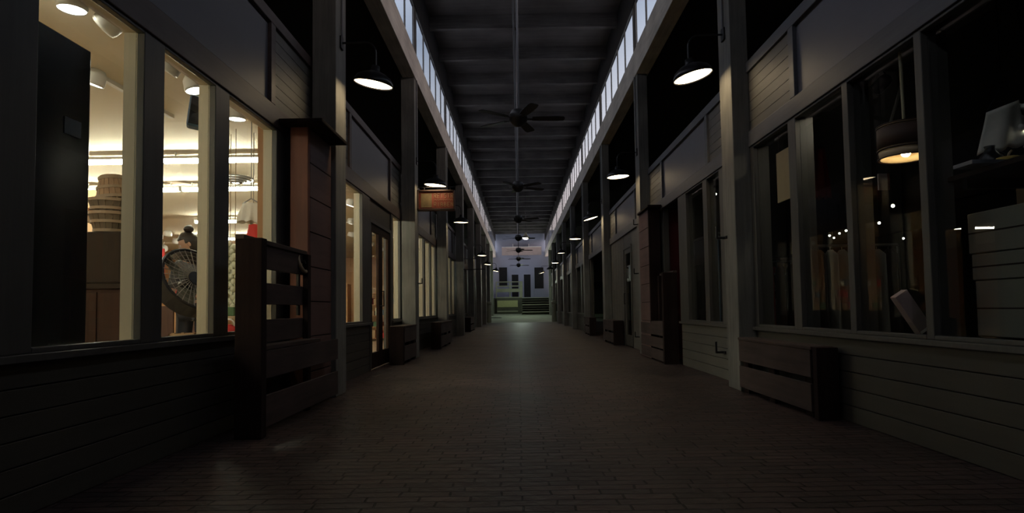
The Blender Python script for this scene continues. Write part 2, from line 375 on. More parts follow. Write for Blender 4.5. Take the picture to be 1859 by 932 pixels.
# left, bays 4 to 9: low light, plainer fronts
for k in range(3, 9):
    d0 = .37+k; low_wall(-1, d0, d0+1); header(-1, d0, d0+1, [(d0, d0+.24, 'c'), (d0+.24, d0+.76, 'p'), (d0+.76, d0+1, 'c')])
    if k == 3: window(-1, d0, d0+1, [(3.5, 3.75), (3.80, 4.02), (4.07, 4.27)])
    else: window(-1, d0, d0+1, [(d0+.15, d0+.45), (d0+.52, d0+.84)])
struct('wall_left_end', MB().B(-2400, -500, 9.37, 9.40, 0, 1240), 'roomdark')
# right, bay 1
low_wall(1, .2, 1.37); header(1, .2, 1.37, [(.2, 1.082, 'p'), (1.082, 1.37, 'c')])
window(1, .2, 1.37, [(.25, .49), (.53, .738), (.752, .907), (.923, 1.081), (1.111, 1.275)], jamb=30)
# right, bay 2
low_wall(1, 1.37, 1.89, 'cream_siding'); header(1, 1.37, 2.37, [(1.37, 1.585, 'c'), (1.585, 2.09, 'p'), (2.09, 2.37, 'c')])
window(1, 1.37, 1.89, [(1.50, 1.60), (1.635, 1.80)])
struct('wall_right_recess', MB().B(560, 720, 2.12, 2.14, 0, 575), 'redwall')
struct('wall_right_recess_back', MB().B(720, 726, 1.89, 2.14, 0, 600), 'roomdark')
struct('wall_right_recess_side', MB().B(580, 720, 1.87, 1.89, 0, 600), 'frame')
wallpiece(1, 2.10, 2.37, 0, 575, 'frame')
# right, bay 3
header(1, 2.37, 3.37, [(2.37, 2.58, 'c'), (2.58, 3.10, 'p'), (3.10, 3.37, 'c')])
wallpiece(1, 2.37, 2.70, 0, 575, 'cream_siding'); glass_door(1, 2.70, 2.90, 1, 500); wallpiece(1, 2.70, 2.90, 512, 575, 'frame')
wb = sempty('wall_right_board'); mb = MB(); a, b = 558.5, 580
for i in range(6): mb.B(a, b, 2.905+i*.078, 2.980+i*.078, 0, 575)
mb.build('siding', 'cream_siding', wb, bevel=.004)
for k in range(3, 9):
    d0 = .37+k; header(1, d0, d0+1, [(d0, d0+.24, 'c'), (d0+.24, d0+.76, 'p'), (d0+.76, d0+1, 'c')])
    if k == 3:
        wallpiece(1, d0, d0+.12, 0, 575, 'siding'); wallpiece(1, d0+.86, d0+1, 0, 575, 'siding')
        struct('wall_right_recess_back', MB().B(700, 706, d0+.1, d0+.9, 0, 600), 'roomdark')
    else:
        low_wall(1, d0, d0+1); window(1, d0, d0+1, [(d0+.15, d0+.45), (d0+.52, d0+.84)])
struct('wall_right_end', MB().B(560, 2400, 9.37, 9.40, 0, 1240), 'roomdark')

struct('trim_1', MB().B(-536, -522.5, 1.128, 1.145, 140, 600), 'shopwall')
# shop rooms behind the fronts
CZ = 640
struct('ceiling_left_shop', MB().B(-2400, -WL-20, .15, 4.5, CZ, CZ+20), 'ceil')
struct('floor_left_shop', MB().B(-2400, -WL-21, .15, 4.5, 0, 3), 'shopfloor')
struct('wall_left_shop_back', MB().B(-2400, -2380, .15, 4.5, 3, CZ), 'shopwall')
struct('wall_left_shop_far', MB().B(-2380, -WL-20, 4.5, 4.53, 3, CZ+20), 'shopwall')
struct('wall_left_shop_near', MB().B(-2380, -WL-20, .12, .15, 3, CZ+20), 'ceil')
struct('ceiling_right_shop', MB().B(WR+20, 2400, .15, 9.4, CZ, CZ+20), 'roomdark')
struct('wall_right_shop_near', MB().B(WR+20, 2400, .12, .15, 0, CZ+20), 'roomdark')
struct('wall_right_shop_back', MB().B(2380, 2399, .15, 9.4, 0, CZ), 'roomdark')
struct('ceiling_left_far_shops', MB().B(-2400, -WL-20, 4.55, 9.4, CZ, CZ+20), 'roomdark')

# ------------------------------------------------------------------ end of the arcade
struct('wall_end', MB().B(-700, 760, END+.02, END+.06, 0, ROOF+100), 'bluewall')
struct('floor_dock', MB().B(-700, 760, 9.75, END+.06, 60, 395), 'darktimber')
r = sempty('door_end'); D = END+.015
x0, _, zt = onD(923, 494, D); x1 = onD(969, 494, D)[0]
MB().B(x0, x1, D-.006, D+.004, 400, zt).build('door_frame', 'bluewall', r, bevel=.01)
for px0, px1 in ((929, 941), (951, 963)):
    a = onD(px0, 500, D)[0]; b = onD(px1, 500, D)[0]
    MB().B(a, b, D-.009, D-.006, 420, onD(940, 499, D)[2]).build('pane', 'dark', r)
MB().B(x0+40, x1-40, D-.008, D-.006, zt+2, zt+10).build('door_head_trim', 'bluewall', r)
for nm, (pa, pb, y0, y1) in (('window_end', (906, 921, 486, 520)), ('window_end.001', (970, 987, 486, 524))):
    r = sempty(nm); a, _, z1 = onD(pa, y0, D); b, _, z0 = onD(pb, y1, D)
    MB().B(a-8, b+8, D-.004, D+.003, z0-8, z1+8).build('window_frame', 'bluewall', r)
    MB().B(a, b, D-.007, D-.004, z0, z1).build('pane', 'dark', r)
a, _, z1 = onD(911, 450, END-.1); b, _, z0 = onD(983, 463, END-.1)
r = empty('wall_board', P(((a+b)/2, END-.1, z0)))
MB().B(a, b, END-.11, END-.09, z0, z1).build('board', 'signboard', r, bevel=.01)
MB().B(a, b, END-.125, END-.085, z1, z1+12).build('top_trim', 'white', r)
for px in (931, 960):
    x = onD(px, 445, END-.1)[0]; MB().B(x-5, x+5, END-.09, END+.02, z0, z1+70).build('bracket', 'white', r)
tag(settle(r), 'wide pinkish board with white top edge high on the end wall', 'board')
# railing on the dock
RD = 9.80
xa = onD(901, 540, RD)[0]; xb = onD(943, 540, RD)[0]; xc = onD(949, 540, RD)[0]
r = empty('dock_railing', P(((xa+xb)/2, RD, 395)))
MB().B(xb, xc, RD-.012, RD+.012, 395, 690).build('end_post', 'timber', r, bevel=.01)
MB().B(xa-6, xa+10, RD-.01, RD+.01, 395, 690).build('post', 'timber', r, bevel=.01)
for z0, z1 in ((672, 690), (596, 616), (500, 560), (395, 412)):
    MB().B(xa, xb, RD-.006, RD+.006, z0, z1).build('rail', 'timber', r, bevel=.006)
MB().B((xa+xb)/2+30, (xa+xb)/2+52, RD-.004, RD+.004, 412, 672).build('baluster', 'timber', r)
tag(settle(r), 'pale timber railing with end post on the loading dock edge', 'railing')
# dock front panel
a = onD(903, 550, 9.74)[0]; b = onD(940, 550, 9.74)[0]; z1 = onD(920, 546, 9.74)[2]; z0 = onD(920, 558, 9.74)[2]
r = empty('dock_crate', P(((a+b)/2, 9.7, 118)))
MB().B(a-14, b+14, 9.70, 9.745, 120, 385).build('crate_body', 'darktimber', r, bevel=.01)
MB().B(a, b, 9.69, 9.70, z0, z1).build('face_panel', 'yboard', r); MB().B(a, b, 9.685, 9.70, 150, 166).build('skirting_rail', 'timber', r)
tag(settle(r), 'dark boxed dock front with an olive yellow panel under the railing', 'box')
# stairs
xs0 = onD(948, 550, 9.7)[0]; xs1 = onD(998, 550, 9.7)[0]
r = empty('dock_stairs', P(((xs0+xs1)/2, 9.5, 110)))
n = 7
for i in range(n):
    z = 108+(i+1)*(395-108)/n; d0 = 9.40+i*.05
    MB().B(xs0, xs1, d0, d0+.055, z-12, z).build('tread', 'darktimber' if i % 3 else 'timber', r, bevel=.006)
    MB().B(xs0, xs1, d0+.05, d0+.052, z-40, z-12).build('riser', 'darktimber', r)
for a in (xs0-10, xs1): MB().B(a, a+10, 9.40, 9.745, 100, 250).build('stringer', 'darktimber', r)
tag(settle(r), 'wide dark wooden steps up to the loading dock at the far end', 'stairs')
for sgn, px, lab in ((-1, 888, 'short pale rounded bollard at the left of the far ramp'), (1, 1006, 'short pale rounded bollard at the right of the far ramp')):
    x, _, zz = onD(px, 578, 8.12); r = empty('bollard', P((x, 8.12, 0)))
    p = P((x, 8.12, 0)); MB().cyl(p, p+Vector((0, 0, 1.25)), .16, .14, n=20).build('shaft', 'concrete', r, smooth=False, bevel=.01)
    MB().sph(p+Vector((0, 0, 1.27)), .19, 20, 12, (1, 1, .75)).build('rounded_cap', 'concrete', r, smooth=True)
    tag(settle(r), lab, 'bollard')
x, dd, zz = onD(900, 573, 8.9)
o = MB().sph(P((x, 8.9, 62)), .32, 16, 8, (1.4, .6, .12)).build('floor_mat', 'black'); tag(o, 'small dark mat lying on the lit ramp at left', 'mat')

# ------------------------------------------------------------------ ceiling fans
fanlab = ['nearest black ceiling fan on a long downrod', 'second nearest black ceiling fan above the arcade', 'third black ceiling fan from the camera',
          'fourth black ceiling fan, behind the hanging glowing pendant', 'fifth black ceiling fan, against the end wall board', 'sixth black ceiling fan, seen against the pale end wall',
          'farthest black ceiling fan, just above the end doors', 'eighth black ceiling fan at the very end']
for k in range(7):
    d = 1.75+k; cz = 612 + H; c = P((5 if k else 8, d, cz)); r = empty('ceiling_fan', c)
    MB().lathe([(.001, .13), (.10, .12), (.135, .05), (.135, -.02), (.09, -.08), (.05, -.11), (.001, -.12)], 24, Matrix.Translation(c)).build('motor_housing', 'fan', r, smooth=True)
    MB().cyl(c+Vector((0, 0, .12)), (c.x, c.y, (ROOF+70)*U), .016, n=10).build('downrod', 'conduit', r)
    MB().cyl((c.x, c.y, (ROOF+55)*U), (c.x, c.y, (ROOF+70)*U), .08, .06, n=16).build('canopy', 'fan', r)
    a0 = (.02, .5, .9, .2, .05, .1, .1)[k]
    for i in range(5):
        m = Matrix.Translation(c) @ Matrix.Rotation(a0+2*PI*i/5, 4, 'Z') @ Matrix.Rotation(-.16, 4, 'X')
        mb = MB(); mb.b(.10, .24, -.02, .02, -.012, -.004, m); pts = [(.20, .055), (.35, .068), (.58, .074), (.655, .06), (.67, .03)]
        top = []; bot = []
        for z, L in ((-.004, top), (.004, bot)):
            for x, y in pts: L.append(mb.bm.verts.new(m @ Vector((x, y, z))))
            for x, y in reversed(pts): L.append(mb.bm.verts.new(m @ Vector((x, -y, z))))
        mb.bm.faces.new(top); mb.bm.faces.new(bot); n = len(top)
        for j in range(n): mb.bm.faces.new((top[j], top[(j+1) % n], bot[(j+1) % n], bot[j]))
        mb.build('blade', 'fan', r)
    tag(settle(r), fanlab[k], 'ceiling fan', 'ceiling fans down the arcade')
# conduit along the ceiling centre
for xx, lab in ((-6, 'left one of the two steel conduits along the roof centre'), (12, 'right one of the two steel conduits along the roof centre')):
    o = MB().cyl(P((xx, -1, ROOF-5)), P((xx, END-.1, ROOF-5)), .022, n=10).build('conduit_pipe', 'conduit'); tag(o, lab, 'pipe', 'roof conduits')

# ------------------------------------------------------------------ gooseneck barn lamps
def barn_lamp(X, d, zlens, sg, roll, pitch, label, arm=True):
    """X,z of the lens centre; sg side of the post it hangs from"""
    c = P((X, d, zlens)); r = empty('barn_lamp', c); q = SH[sg]['post'][0]
    R = Matrix.Translation(c) @ Matrix.Rotation(roll, 4, 'Y') @ Matrix.Rotation(pitch, 4, 'X')
    MB().lathe([(.214, -.012), (.218, -.008), (.212, .03), (.185, .075), (.12, .115), (.06, .135), (.05, .15), (.042, .20), (.001, .21),
                (.001, .14), (.05, .125), (.115, .105), (.178, .068), (.205, .028), (.208, -.006)], 32, R, closed=True).build('lamp_shade', 'black', r, smooth=True)
    MB().lathe([(.205, .004), (.15, -.004), (.001, -.008), (.001, .008), (.205, .010)], 32, R, closed=True).build('lens', 'lamp', r, smooth=True)
    top = R @ Vector((0, 0, .20)); wall = Vector((sg*q*U, d*S, top.z+.27)); o_ = Vector((sg*(q-5)*U, d*S, wall.z))
    MB().b(min(wall.x, o_.x)-.0, max(wall.x, o_.x), wall.y-.045, wall.y+.045, wall.z-.07, wall.z+.07).build('junction_box', 'black', r, bevel=.006)
    pts = [o_]; dx = top.x-o_.x
    for i in range(0, 7):
        a = PI/2*i/6; pts.append(Vector((top.x-math.copysign(.13, dx)*(1-math.sin(a)), top.y, wall.z-.13*(1-math.cos(a)))))
    pts.append(top); MB().tube(pts, .011).build('gooseneck_arm', 'black', r)
    MB().tube([Vector((sg*(q-3.5)*U, d*S, wall.z+.07)), Vector((sg*(q-3.5)*U, d*S, 1188*U))], .012).build('feed_conduit', 'conduit', r)
    tag(settle(r), label, 'lamp', 'barn lamps on the posts')
side = {-1: 'left', 1: 'right'}
Ls = [(-349, 1.33, 757, -1, .17, .09), (-349, 2.33, 732, -1, .10, .02), (-344, 3.33, 731, -1, .03, .05),
      (-350, 5.33, 722, -1, .03, 0), (-352, 6.33, 716, -1, .08, 0), (-300, 7.33, 708, -1, .16, 0),
      (436, 1.33, 764, 1, -.22, .0), (432, 2.33, 757, 1, -.06, .0), (445, 3.33, 742, 1, -.28, .0), (452, 4.33, 745, 1, 0, 0),
      (418, 5.33, 735, 1, -.05, .04), (425, 6.33, 722, 1, -.02, 0), (425, 7.33, 722, 1, -.05, .04), (360, 8.33, 740, 1, -.3, 0)]
lab = {(-1, 1): 'nearest barn lamp on the left, lit and facing the brick path', (-1, 2): 'lit barn lamp just above the red hanging sign', (-1, 3): 'lit barn lamp right of and below the red hanging sign',
       (-1, 5): 'lit barn lamp on the fifth and next visible left post', (-1, 6): 'lit barn lamp on the sixth left post', (-1, 7): 'farthest lit barn lamp of the left row, tilted to the right',
       (1, 1): 'nearest barn lamp on the right, tilted with its left rim low', (1, 2): 'second lit barn lamp on the right row', (1, 3): 'third lit barn lamp on the right row, strongly tilted', (1, 4): 'fourth lit barn lamp on the right row, seen edge on',
       (1, 5): 'fifth lit barn lamp on the right row', (1, 6): 'sixth lit barn lamp on the right row', (1, 7): 'seventh lit barn lamp on the right row', (1, 8): 'farthest barn lamp of the right row, tilted'}
for L_ in Ls: barn_lamp(*L_, lab[(L_[3], int(L_[1]))])
# the pendant over the far end
x, d, z = onD(954.5, 430, 6.6); c = P((x, d, z)); r = empty('hanging_pendant', c)
MB().lathe([(.22, -.07), (.17, .02), (.08, .13), (.05, .22), (.04, .22), (.06, .12), (.15, .01), (.205, -.07)], 24, Matrix.Translation(c), closed=True).build('lamp_shade', 'rod', r, smooth=True)
MB().sph(c+Vector((0, 0, -.05)), .19, 20, 12, (1, 1, .5)).build('lit_globe', 'pendant', r, smooth=True)
MB().cyl(c+Vector((0, 0, .2)), (c.x, c.y, (ROOF+70)*U), .008, n=8).build('cord', 'black', r)
tag(settle(r), 'glowing white pendant hanging in the middle near the far end', 'lamp')
# unseen ramp lamp, and a point light added to brighten the end wall
pl = bpy.data.lights.new('dock_light', 'POINT'); pl.energy = 85; pl.color = (.80, 1, .72); pl.shadow_soft_size = .15
o = bpy.data.objects.new('dock_light', pl); C.objects.link(o); o.location = P((40, 9.0, 620))
pl2 = bpy.data.lights.new('end_wall_fill', 'POINT'); pl2.energy = 45; pl2.color = (.72, .78, 1); pl2.shadow_soft_size = .3
o = bpy.data.objects.new('end_wall_fill', pl2); C.objects.link(o); o.location = P((40, 9.9, 1000))

# ------------------------------------------------------------------ pallet furniture
def slat(r, sg, X, d0, d1, z0, z1, t=5, m='pallet', name='slat'):
    a, b = sx(sg, X, X+t); return MB().B(a, b, d0, d1, z0, z1).build(name, m, r, bevel=.004)
def high_bench(sg, Xin, Xend, d0, dm, d1, label):
    r = empty('high_back_bench', P((sg*Xin, d0, 0)))
    for z0, z1 in ((96, 139), (50, 88), (6, 44)) if sg > 0 else ((93, 138), (15, 66)): slat(r, sg, Xin, d0+.004, d1, z0, z1)
    for z0, z1 in ((276, 318), (214, 252), (148, 188)): slat(r, sg, Xend-9, d0+.012, dm-.004, z0, z1)
    a, b = sx(sg, Xin, Xend-9); MB().B(a, b, d0+.012, dm-.004, 139, 146).build('seat', 'pallet', r, bevel=.004)
    a, b = sx(sg, Xin-1, Xend+2); MB().B(a, b, d0-.006, d0+.012, 0, 320).build('end_board', 'pallet_end', r, bevel=.005)
    a, b = sx(sg, Xend-12, Xend+2); MB().B(a, b, d0-.006, dm-.004, 318, 326).build('top_rail', 'pallet', r, bevel=.004)
    a, b = sx(sg, Xend-20, Xend-9); MB().B(a, b, dm-.02, dm-.004, 0, 318).build('back_post', 'pallet_end', r, bevel=.004)
    tag(settle(r), label, 'bench', 'high-backed pallet benches'); return r
high_bench(-1, 410, 450, .883, 1.145, 1.25, 'tall dark slatted pallet bench against the left shop window')
high_bench(1, 505, 553, 1.93, 2.115, 2.29, 'brown slatted high-back pallet bench beside the right recessed doorway')
def low_bench(sg, Xin, Xout, d0, d1, zt, label, zs=((71, 120), (11, 60))):
    r = empty('pallet_crate_bench', P((sg*Xin, d0, 0)))
    a, b = sx(sg, Xin-2, Xout); MB().B(a, b, d0+.015, d1, zt-6, zt).build('seat', 'pallet', r, bevel=.005)
    for z0, z1 in zs: slat(r, sg, Xin, d0+.022, d1, z0*zt/126, z1*zt/126)
    a, b = sx(sg, Xin, Xout); MB().B(a, b, d0, d0+.014, 0, zt-1).build('end_board', 'pallet_end', r, bevel=.005)
    a, b = sx(sg, Xin+6, Xin+16)
    for f in (.12, .55, .93): e0 = d0+(d1-d0)*f; MB().B(a, b, e0-.012, e0+.012, 0, zt-6).build('support_block', 'pallet_end', r)
    a, b = sx(sg, Xout-5, Xout); MB().B(a, b, d0+.014, d1, 4, zt-6).build('back_panel', 'dark', r)
    tag(settle(r), label, 'bench', 'low pallet crate benches')
low_bench(1, 512, 550, .955, 1.292, 126, 'long low reddish pallet crate bench in the right foreground')
low_bench(-1, 425, 478, 2.03, 2.285, 143, 'low pallet crate beside the left glass double doors')
low_bench(-1, 400, 450, 2.82, 3.28, 138, 'low pallet crate at the third left post, under the lit window strip')
low_bench(1, 500, 552, 2.92, 3.285, 130, 'small low pallet crate before the pale board wall on the right')
low_bench(1, 505, 552, 3.95, 4.28, 130, 'dark low crate in the shadow beyond the third right post')
low_bench(-1, 430, 485, 4.9, 5.28, 130, 'dim low crate far along the left side')
def kiosk(sg, Xin, W, d0, d1, zt, label, near_m):
    r = empty('board_clad_column', P((sg*Xin, d0, 0)))
    a, b = sx(sg, Xin+4, W-6 if sg < 0 else W-8); MB().B(a, b, d0+.012, d1, 0, zt-8).build('core', 'dark', r)
    mb = MB(); n = 8; h = (zt-8)/n
    for i in range(n):
        a, b = sx(sg, Xin, Xin+4); mb.B(a, b, d0+.012, d1, i*h+1, (i+1)*h-1)
    mb.build('side_planks', 'redplank', r, bevel=.004)
    a, b = sx(sg, Xin, W-10 if sg > 0 else Xin+38); MB().B(a, b, d0, d0+.011, 0, zt-8).build('near_board', near_m, r, bevel=.006)
    a, b = sx(sg, Xin-(40 if sg < 0 else 8), W-10); MB().B(a, b, d0-.03, d1-.005, zt-8, zt).build('cap_board', 'pallet_end', r, bevel=.006)
    if sg < 0:
        MB().B(-Xin+2-26, -Xin+2-16, d0+.02, d0+.03, zt-34, zt-8) if 0 else None
    tag(settle(r), label, 'column')
kiosk(-1, 440, WL, 1.15, 1.292, 600, 'tall reddish plank-clad column with cap board at the nearest left post', 'redwood')
kiosk(1, 507, WR, 2.12, 2.292, 590, 'tall red-brown board column with cap beside the right recessed doorway', 'pallet_end')
# cast pulley on the bench end
c = P((-440, 1.12, 300)); r = empty('wall_pulley', c); Rm = Matrix.Translation(c) @ Matrix.Rotation(PI/2-.3, 4, 'Y')
MB().torus(.085, .017, Rm).build('wheel_rim', 'tan', r, smooth=True)
mb = MB(); 
for i in range(3):
    v = Rm.to_3x3() @ Vector((.085*math.cos(i*PI/3), .085*math.sin(i*PI/3), 0)); mb.cyl(c-v, c+v, .007, n=8)
mb.cyl(Rm @ Vector((0, 0, -.03)), Rm @ Vector((0, 0, .03)), .02).build('hub', 'black', r)
MB().b(c.x-.05, c.x-.025, c.y-.02, c.y+.02, c.z-.48, c.z+.02).build('bracket', 'black', r, bevel=.004)
tag(settle(r), 'small round wheel pulley on a dark bracket at the tall bench top', 'pulley')
# iron tie-down hooks
def hook(px, py, X, label, k=1):
    p = P(onX(px, py, X)); s_ = -1 if X > 0 else 1; r = empty('iron_hook', p)
    MB().b(p.x-.006, p.x+.006, p.y-.05*k, p.y+.05*k, p.z-.012*k, p.z+.012*k).build('back_plate', 'black', r)
    MB().tube([p, p+Vector((s_*.07*k, 0, 0)), p+Vector((s_*.07*k, 0, .10*k))], .010*k).build('prong', 'black', r)
    tag(settle(r), label, 'hook', 'iron hooks on posts and walls')
hook(759.5, 515, -XL+1, 'black iron hook on the second left post')
hook(1316, 432, XR-1, 'black iron hook on the nearest right post, at head height', 1.3)
hook(1314, 640, WR-6, 'black iron hook low on the pale siding, right side', 1.3)
hook(1157, 408, XR-1, 'small black iron hook near the top of the second right post')
hook(1158, 497, XR-1, 'small black iron hook half way up the second right post')
hook(1160, 612, XR-1, 'small black iron hook low on the second right post')

# ------------------------------------------------------------------ hanging sign
SD = 2.352; xa, _, z1 = onD(757, 346, SD); xb, _, z0 = onD(826, 384, SD); zm = onD(790, 383, SD)[2]; z1 = onD(790, 346, SD)[2]; z0 = zm
xa = -XL
r = empty('hanging_sign', P(((xa+xb)/2, SD, z0)))
MB().B(xa, xb, SD-.004, SD+.012, z0, z1).build('back_board', 'signred', r)
MB().B(xa, xb, SD-.014, SD+.014, z0, z0+8).B(xa, xb, SD-.014, SD+.014, z1-6, z1).B(xa, xa+7, SD-.014, SD+.014, z0, z1).B(xb-6, xb, SD-.014, SD+.014, z0, z1).build('sign_frame', 'signdark', r, bevel=.004)
MB().B(xa+16, xa+62, SD-.006, SD-.004, z0+14, z1-14).build('painted_patch', 'signolive', r)
mb = MB(); F_ = SD-.0065
def stroke(pts, w_=2.2):
    for i in range(len(pts)-1): mb.cyl(P((pts[i][0], F_, pts[i][1])), P((pts[i+1][0], F_, pts[i+1][1])), w_*U*.5, n=6)
def glyph(x, z, w_, h, kind):
    G = {0: [[(0, 0), (0, 1), (.8, 1), (1, .8), (.8, .5), (0, .5)], [(.4, .5), (1, 0)]], 1: [[(0, 0), (0, 1)], [(0, 0), (1, 0)], [(0, .5), (.7, .5)], [(0, 1), (1, 1)]],
         2: [[(.5, 0), (.5, 1)], [(0, 1), (1, 1)]], 3: [[(0, 0), (0, 1), (1, 0), (1, 1)]], 4: [[(0, 0), (0, 1), (.8, .9), (.8, .55), (0, .5), (.9, .4), (.9, .05), (0, 0)]],
         5: [[(.1, .1), (.9, 0), (1, .4), (0, .6), (.1, 1), (.9, .95)]], 6: [[(.5, 0), (.5, 1)]]}
    for st in G[kind]: stroke([(x+a*w_, z+b*h) for a, b in st])
hh = z1-z0
for i, k_ in enumerate((0, 1, 6, 5, 2, 0)): glyph(xa+72+i*14.5, z0+hh*.62, 9, hh*.2, k_)
stroke([(xa+72+i*5, z0+hh*.52+(2.5 if i % 2 else -2)) for i in range(17)], 1.6)
for i, k_ in enumerate((0, 6, 4, 4, 1, 3)): glyph(xa+72+i*14.5, z0+hh*.2, 9, hh*.2, k_)
mb.build('lettering', 'signcream', r)
MB().tube([P((xa, SD, z1+14)), P((xb, SD, z1+14))], .01).tube([P((xa+30, SD, z1)), P((xa+30, SD, z1+14))], .006).tube([P((xb-20, SD, z1)), P((xb-20, SD, z1+14))], .006).build('bracket', 'black', r)
tag(settle(r), 'red hanging sign with weathered lettering on the second left post', 'sign')
# empty sign bracket on the fourth left post
r = empty('sign_bracket', P((-XL, 4.33, 610)))
for z, m_ in ((600, 'conduit'), (516, 'black')): MB().tube([P((-XL, 4.33, z)), P((-XL+165, 4.33, z))], .016).build('arm', m_, r)
tag(settle(r), 'empty two-bar sign bracket sticking out of the fourth left post', 'bracket')

# ------------------------------------------------------------------ left shop: lights
def track_head(px, py, X, label, yaw=0.0, tilt=.5, k=1.0, deep=None):
    X_, d, z = onX(px, py, X) if deep is None else onD(px, py, deep)
    z = min(z, CZ-22); c = P((X_, d, z)); r = empty('track_head', c)
    R = Matrix.Translation(c) @ Matrix.Rotation(tilt, 4, 'Y') @ Matrix.Rotation(yaw, 4, 'X')
    MB().lathe([(.062*k, -.02), (.066*k, .0), (.064*k, .07), (.045*k, .11), (.001, .12), (.001, .05), (.05*k, .03)], 20, R, closed=True).build('housing', 'white', r, smooth=True)
    MB().lathe([(.001, -.012), (.060*k, -.012), (.060*k, .012), (.001, .012)], 20, R, closed=True).build('lens', 'track', r, smooth=True)
    MB().cyl(R @ Vector((0, 0, .10)), (c.x, c.y, (CZ-6)*U), .010, n=8).build('stem', 'white', r)
    tag(settle(r), label, 'spotlight', 'track spotlights in the lit shop')
for px, py, X, yw, tl, lb in ((131, 6, -600, 0, 0, 'flat round ceiling spotlight at the very top of the nearest lit pane'), (192, 46, -575, 0, .95, 'strongly tilted track spotlight in the nearest lit pane'),
                              (304, 126, -575, 0, .6, 'tilted track spotlight at the top of the second lit pane'), (355, 162, -575, 0, -.25, 'track spotlight above the blue speaker'),
                              (430, 214, -585, 0, 0, 'round spotlight in the third lit pane'), (170, 101, -760, 0, .3, 'spotlight peeping out beside the black panel')):
    track_head(px, py, X, lb, yw, tl, 1.25)
o = MB().B(-580, -570, .40, 1.6, CZ-8, CZ).build('lighting_track', 'white'); tag(o, 'long white ceiling track close behind the left shop windows', 'track')
o = MB().B(-765, -755, .50, 1.2, CZ-8, CZ).build('lighting_track', 'white'); tag(o, 'short white ceiling track deeper in the lit shop', 'track')
deep = [(288, 425, 3.0), (304, 427, 2.9), (320, 433, 3.2), (283, 448, 3.3), (298, 453, 3.3)]
for i, (px, py, d) in enumerate(deep):
    track_head(px, py, 0, ('leftmost of the upper far spotlights left of the person', 'middle of the upper far spotlights left of the person', 'rightmost of the upper far spotlights left of the person',
                           'left one of the two lower far spotlights left of the person', 'right one of the two lower far spotlights left of the person')[i], .2*i, .25, 1.5, deep=d)
for px, py, d, lb in ((636, 366, 2.15, 'bright spotlight in the window just past the plank-clad column'), (637, 400, 2.6, 'second spotlight in the window just past the plank-clad column'),
                      (637, 424, 3.05, 'lowest spotlight in the window just past the plank-clad column'), (673, 420, 3.0, 'upper spotlight seen through the left leaf of the double doors'),
                      (674, 438, 3.5, 'lower spotlight seen through the left leaf of the double doors'), (698, 448, 3.85, 'spotlight seen through the right leaf of the double doors'), (714, 424, 3.1, 'spotlight in the narrow window right of the double doors')):
    track_head(px, py, 0, lb, 0, .3, 1.4, deep=d)
def tube_row(px, py, n, x_end, lab, at=None):
    X0, d, z = at or onZ(px, py, CZ-26)
    L = (X0+2000)/n if False else 270
    for i in range(n):
        xa = X0-i*(L+6); r = empty('fluorescent_light', P((xa-L/2, d, CZ-14)))
        MB().B(xa-L, xa, d-.009, d+.009, CZ-20, CZ-13).build('batten', 'white', r)
        MB().cyl(P((xa-L+3, d, CZ-26)), P((xa-3, d, CZ-26)), .026, n=12).build('tube', 'tube', r, smooth=False)
        for xe in (xa-L, xa-4): MB().B(xe, xe+4, d-.009, d+.009, CZ-31, CZ-20).build('end_cap', 'white', r)
        for xe in (xa-L+30, xa-34): MB().B(xe, xe+3, d-.001, d+.001, CZ-13, CZ).build('hanger', 'white', r)
        tag(settle(r), f'{("first", "second", "third", "fourth", "fifth", "sixth")[i]} twin fluorescent batten from the window in the {lab} row', 'light', 'fluorescent battens on the shop ceiling')
tube_row(478, 291, 5, 0, 'nearest fully visible'); tube_row(478, 343, 5, 0, 'second'); tube_row(462, 402, 1, 0, 'third')
tube_row(520, 433, 2, 0, 'farthest'); tube_row(0, 0, 2, 0, 'added unseen foremost', (-900, .42, 0))  # last row is out of view, added to light the window jambs
# round ceiling vent
x, d, z = onZ(428, 327, CZ-10); c = P((x, d, CZ)); r = empty('ceiling_vent', c)
for i, rr in enumerate((.23, .17, .11)): MB().torus(rr, .018, Matrix.Translation(c+Vector((0, 0, -.03-.02*i)))).build('ring', 'steel', r, smooth=True)
MB().cyl(c+Vector((0, 0, -.09)), c, .05, n=16).build('centre_hub', 'steel', r)
tag(settle(r), 'round metal ceiling vent between the fluorescent rows', 'vent')
# blue speaker
x, d, z = onX(355, 205, -545); c = P((x, d, z)); r = empty('wall_speaker', c)
Rm = Matrix.Translation(c) @ Matrix.Rotation(.5, 4, 'Z') @ Matrix.Rotation(.12, 4, 'Y')
MB().b(-.05, .05, -.06, .06, -.12, .12, Rm).build('cabinet', 'blue', r, bevel=.018)
MB().b(-.04, .04, -.066, -.058, -.105, .105, Rm).build('grille', 'black', r, bevel=.008)
MB().tube([Rm @ Vector((.03, .02, .1)), Vector((c.x+.03, c.y+.02, CZ*U))], .012).build('bracket', 'black', r)
tag(settle(r), 'small dark blue speaker hanging high in the second lit pane', 'speaker')
# black panel in the nearest window
r = empty('display_divider', P((-522, .62, 0)))
a = onX(162, 300, -530)[1]; zt = onX(162, 92, -530)[2]
MB().B(-560, -530, .16, a, 3, zt).build('panel_board', 'blackboard', r, bevel=.006)  # unseen near end lengthened to block shop light from the first pane
pz = onX(133, 232, -529)
MB().B(-529.8, -529, pz[1]-.012, pz[1]+.012, pz[2]-10, pz[2]+10).build('pale_reflection', 'paper', r)  # pale rectangle standing in for a reflection on the glossy panel
tag(settle(r), 'tall glossy black panel standing inside the nearest left window', 'panel')

